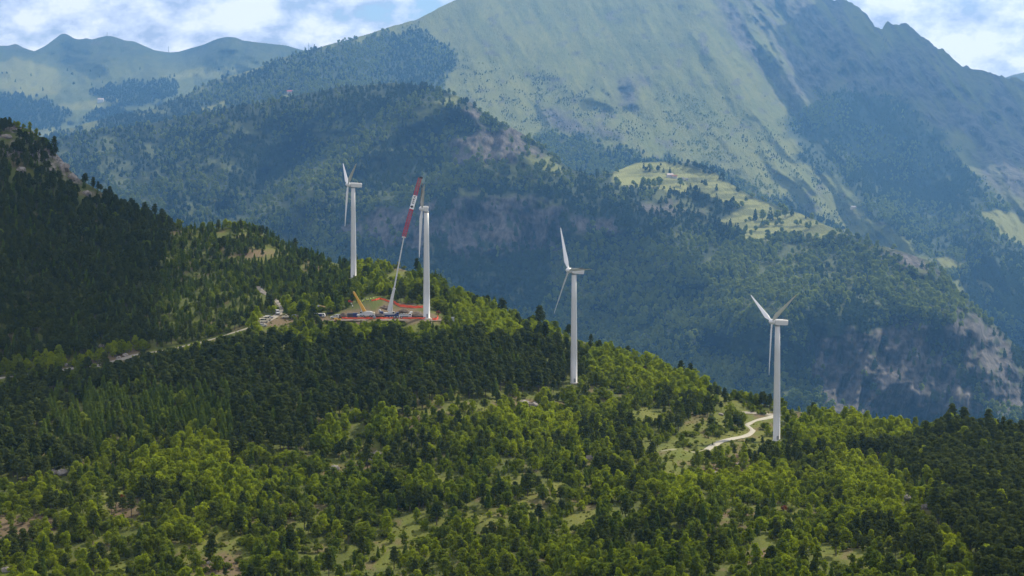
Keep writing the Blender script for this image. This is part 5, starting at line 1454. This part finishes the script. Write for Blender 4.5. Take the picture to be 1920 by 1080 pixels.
T, tu_, tv_ = FH.scatter(fd, rng, True)
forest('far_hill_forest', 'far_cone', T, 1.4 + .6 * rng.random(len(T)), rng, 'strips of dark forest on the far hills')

# trees standing singly on the high meadows
MTREES = [(1207, 316, 1.0, 'dark tree at the top of the upper meadow', 1), (1219, 320, 1.5, 'broad dark tree in the upper meadow, left of the middle', 0), (1234, 322, 1.2, 'pointed dark tree in the middle of the upper meadow', 1), (1244, 324, .9, 'small dark tree right of the pointed one on the upper meadow', 1), (1256, 325, 1.1, 'dark tree just above the farmhouse', 1),
          (1206, 352, 1.8, 'left tree of the clump below the farmhouse', 0), (1216, 351, 1.6, 'middle tree of the clump below the farmhouse', 0), (1236, 350, 2.0, 'largest tree of the clump below the farmhouse', 0), (1226, 354, 1.7, 'lowest tree of the clump below the farmhouse', 0), (1276, 350, 1.7, 'lone tree right below the farm sheds', 0),
          (1416, 413, 1.8, 'first tree of the long clump on the lower meadow', 1), (1430, 415, 1.9, 'second tree of the long clump on the lower meadow', 0), (1444, 413, 2.1, 'tallest tree of the long clump on the lower meadow', 1), (1458, 411, 1.8, 'fourth tree of the long clump on the lower meadow', 0), (1472, 408, 1.8, 'fifth tree of the long clump on the lower meadow', 0), (1485, 404, 1.5, 'last tree of the long clump on the lower meadow', 1),
          (1417, 433, 1.0, 'small round tree on the lower meadow, upper of the row', 0), (1396, 442, 1.1, 'dark bush at the left end of the lower meadow', 0), (1440, 447, 1.5, 'dark tree at the bottom edge of the lower meadow', 0), (1384, 440, 1.2, 'dark tree at the left tip of the lower meadow', 1)]
for k, (u, v, s, lb, kd) in enumerate(MTREES):
    mesh_src = KIND['far_cone' if kd else 'far_round'][k % 3]
    r = empty('meadow_tree', SPUR.at(u, v), k * .7, lb, 'tree', 'trees on the high meadows'); r.scale = (s * 1.35,) * 3
    link(bpy.data.objects.new('crown', mesh_src[2].data), r)
    t = MB(); t.tube([(0, 0, -2), (0, 0, 4)], [.5, .3], 6); t.build('trunk', M['bark'], r)

# farm buildings far off
def house(P, size, yaw, label, wall, roof):
    x, y, z = [q * 1.4 for q in size]
    r = empty('farmhouse', P, math.radians(yaw), label, 'house', 'farm buildings on the slopes')
    w = MB(); w.prism([(-y / 2, -2), (y / 2, -2), (y / 2, z), (0, z + y * .35), (-y / 2, z)], -x / 2, x / 2)
    R = Matrix.Rotation(math.pi / 2, 3, 'Z'); w.v = [tuple(R @ Vector(p)) for p in w.v]; wo = w.build('wall', wall, r)
    ro = MB()
    for s in (-1, 1):
        a = Vector((0, s * (y / 2 + .6), z - .35)); b = Vector((0, 0, z + y * .35 + .15)); n_ = Vector((0, 0, .3))
        vs = [Vector((-x / 2 - .6, a.y, a.z)), Vector((x / 2 + .6, a.y, a.z)), Vector((x / 2 + .6, b.y, b.z)), Vector((-x / 2 - .6, b.y, b.z))]
        vs += [q + n_ for q in vs]; ro.add(vs, [(0, 1, 2, 3), (7, 6, 5, 4), (0, 4, 5, 1), (1, 5, 6, 2), (2, 6, 7, 3), (3, 7, 4, 0)])
    ro.build('roof', roof, r)
    for k in range(3):
        q = MB(); q.box((-x / 2 + x * (k + .5) / 3, -y / 2 - .03, z * .55), (1.1, .1, 1.5)); q.build('window', M['glass'], r)
    q = MB(); q.box((x * .12, -y / 2 - .04, 1.0), (1.0, .1, 2.1)); q.build('door', M['bark'], r)
pale = paint('pale_roof', (.55, .44, .38), .8); slate = paint('slate', (.16, .15, .16), .7)
house(SPUR.at(1256, 332), (13, 8, 4.5), 15, 'farmhouse with a pale pinkish roof on the upper meadow', M['stone_wall'], pale)
house(SPUR.at(1265, 334), (10, 7, 4), -10, 'farm barn joined close to the right of the pale roofed farmhouse', M['stone_wall'], M['roof'])
house(SPUR.at(1280, 337), (6, 5, 3), 5, 'small white farm shed right of the barn', M['white'], slate)
house(SPUR.at(1288, 338), (5, 4, 3), 5, 'smallest white farm shed, last in the row right of the barn', M['white'], slate)
house(SPUR.at(1175, 354), (11, 6, 3), 0, 'long low white barn at the lower left of the upper meadow', M['white'], pale)
house(MT.at(543, 175), (16, 10, 6), 10, 'red roofed chalet in a small clearing of the upper forest', M['stone_wall'], paint('red_roof', (.45, .08, .06), .7))
house(MT.at(552, 174), (12, 9, 5), 10, 'white walled chalet next to the red roofed one', M['white'], slate)
house(FH.at(189, 192), (24, 16, 12), 0, 'tiny white hut on the bright alp among the far hills', M['white'], pale)
house(MT.at(1600, 392), (14, 9, 5), 20, 'stone barn on the little clearing high on the hazy slope', M['stone_wall'], slate)
def mast(P, h, label):
    h *= KF * .85
    r = empty('mast', P, 0, label, 'mast', 'masts on the far skyline')
    t = MB(); lattice(t, (0, 0, -3), (0, 0, h), h * .10, h * .03, 8, .35, .2); t.build('tower', M['steel'], r)
    a = MB()
    for k, f in enumerate((.72, .86)): a.box((0, 0, h * f), (h * (.26 - .06 * k), .8, .7))
    a.build('cross_arm', M['steel'], r)
mast(FH.at(579, 98), 52, 'tall lattice mast on the far skyline where the forest begins')
mast(FH.at(316, 98.3), 36, 'small mast in the saddle between the two far summits')
mast(FH.at(201, 67.5), 22, 'tiny summit cross on the rounded far hill, farthest of the masts')

# ------------------------------------------------------------------ unseen clouds added overhead to shade hill, spur, mountain and near air
cm = bpy.data.materials.new('shade_cloud_white'); t = nt(cm); o_ = N(t, 'ShaderNodeOutputMaterial'); d_ = N(t, 'ShaderNodeBsdfDiffuse'); d_.inputs[0].default_value = (.9, .9, .92, 1); t.links.new(d_.outputs[0], o_.inputs[0])
def shade_cloud(foot, size, zc, seed):
    """an unseen cumulus, added so that its shadow falls round FOOT"""
    foot = Vector(foot); c = foot + S * ((zc - foot.z) / S.z)
    bm = bmesh.new(); bmesh.ops.create_icosphere(bm, subdivisions=5, radius=1)
    co = np.array([v.co[:] for v in bm.verts])
    nz = fbm(co[:, 0] * 2.2 + co[:, 2] + seed, co[:, 1] * 2.2 - co[:, 2] * .7, 900 + seed, 5)
    nz2 = ridged(co[:, 0] * 5 + co[:, 2] * 2, co[:, 1] * 5 + seed, 910 + seed, 3)
    for v, a, b in zip(bm.verts, nz, nz2):
        p = v.co * (.55 + .75 * a + .16 * b); p.z = max(p.z, -.25)
        v.co = Vector((p.x * size[0] / 2, p.y * size[1] / 2, p.z * size[2] / 2))
    me = bpy.data.meshes.new('shade_cloud'); bm.to_mesh(me); bm.free(); me.materials.append(cm); me.polygons.foreach_set('use_smooth', [True] * len(me.polygons))
    o = link(bpy.data.objects.new('shade_cloud', me)); o.location = c; tag(o, 'unseen white cumulus added overhead to cast shade', kind='structure')
HAZE_TOP = 1680
SHADE_CLOUD_Z = 1960
shade_cloud((-450, 1260, -30), (580, 720, 240), SHADE_CLOUD_Z, 1)
shade_cloud((-330, 4750, -330), (1350, 900, 380), SHADE_CLOUD_Z, 2)  # added to shade the spur's cliffs
shade_cloud((2350, 10600, 450), (1750, 3200, 420), SHADE_CLOUD_Z + 140, 4)  # added to darken the mountain's right flank
shade_cloud((-60, 50, -40), (1200, 1080, 300), SHADE_CLOUD_Z, 3)  # added to shade the air near the camera and weaken its haze

# ------------------------------------------------------------------ haze
hz = MB(); hz.box((0, 7600, (HAZE_TOP + ZLOW - 1) / 2), (33800, 20000, HAZE_TOP - ZLOW + 1))
hm = bpy.data.materials.new('haze'); t = nt(hm); o_ = N(t, 'ShaderNodeOutputMaterial'); pv = N(t, 'ShaderNodeVolumePrincipled')
HAZE_D, HAZE_C, HAZE_G = 4.3e-5, (.21, .50, .97), .5
pv.inputs['Color'].default_value = (*HAZE_C, 1); pv.inputs['Density'].default_value = HAZE_D; pv.inputs['Anisotropy'].default_value = HAZE_G
t.links.new(pv.outputs[0], o_.inputs['Volume'])
ho = hz.build('haze', hm); tag(ho, 'pale blue valley haze', kind='stuff')

# ------------------------------------------------------------------ sky and sun
w = bpy.data.worlds.new('World'); scene.world = w; w.use_nodes = True
t = w.node_tree
for n_ in list(t.nodes): t.nodes.remove(n_)
out = N(t, 'ShaderNodeOutputWorld'); bg = N(t, 'ShaderNodeBackground'); bg.inputs[1].default_value = .09
sky = N(t, 'ShaderNodeTexSky'); sky.sky_type = 'NISHITA'; sky.sun_disc = False; sky.sun_elevation = SUN_EL; sky.sun_rotation = SUN_AZ; sky.altitude = 1200; sky.air_density = 1.2; sky.dust_density = .6; sky.ozone_density = 2
tc = N(t, 'ShaderNodeTexCoord'); mp = N(t, 'ShaderNodeMapping'); mp.inputs['Scale'].default_value = (1, 1, 1.7); mp.inputs['Location'].default_value = (.31, .12, .05); t.links.new(tc.outputs['Generated'], mp.inputs[0])
n1 = noise_tex(t, mp.outputs[0], 17.0, 9, .58)
n2 = noise_tex(t, mp.outputs[0], 5.0, 2, .5)
cov = math_(t, 'ADD', math_(t, 'MULTIPLY', n1, .75), math_(t, 'MULTIPLY', n2, .45))
fac = ramp(t, cov, [(.462, (0, 0, 0)), (.50, (.75, .75, .75)), (.56, (1, 1, 1))])
n3 = noise_tex(t, mp.outputs[0], 34, 7, .6)
shade = math_(t, 'MULTIPLY', n3, 1.0)
cc = ramp(t, shade, [(.40, (.42, .44, .54)), (.50, (.72, .72, .78)), (.59, (1, .95, .90))])
ccs = N(t, 'ShaderNodeVectorMath'); ccs.operation = 'SCALE'; ccs.inputs['Scale'].default_value = 12.8; t.links.new(cc, ccs.inputs[0])
blue = mixrgb(t, 1.0, sky.outputs[0], (.78, .83, 1.0), 'MULTIPLY')
t.links.new(mixrgb(t, fac, blue, ccs.outputs[0]), bg.inputs[0]); t.links.new(bg.outputs[0], out.inputs[0])

sl = bpy.data.lights.new('sun', 'SUN'); sl.energy = 5.0; sl.angle = math.radians(.5); sl.color = (1.0, .90, .70)
so = bpy.data.objects.new('sun', sl); so.rotation_euler = S.to_track_quat('Z', 'Y').to_euler(); link(so)

vs = scene.view_settings
vs.view_transform = 'Standard'; vs.look = 'None'; vs.exposure = 0.34; vs.gamma = 1.0; vs.use_curve_mapping = False
cy = scene.cycles
cy.max_bounces = 5; cy.diffuse_bounces = 2; cy.transmission_bounces = 3; cy.volume_bounces = 1; cy.transparent_max_bounces = 4
cy.use_denoising = True
cy.caustics_reflective = False; cy.caustics_refractive = False
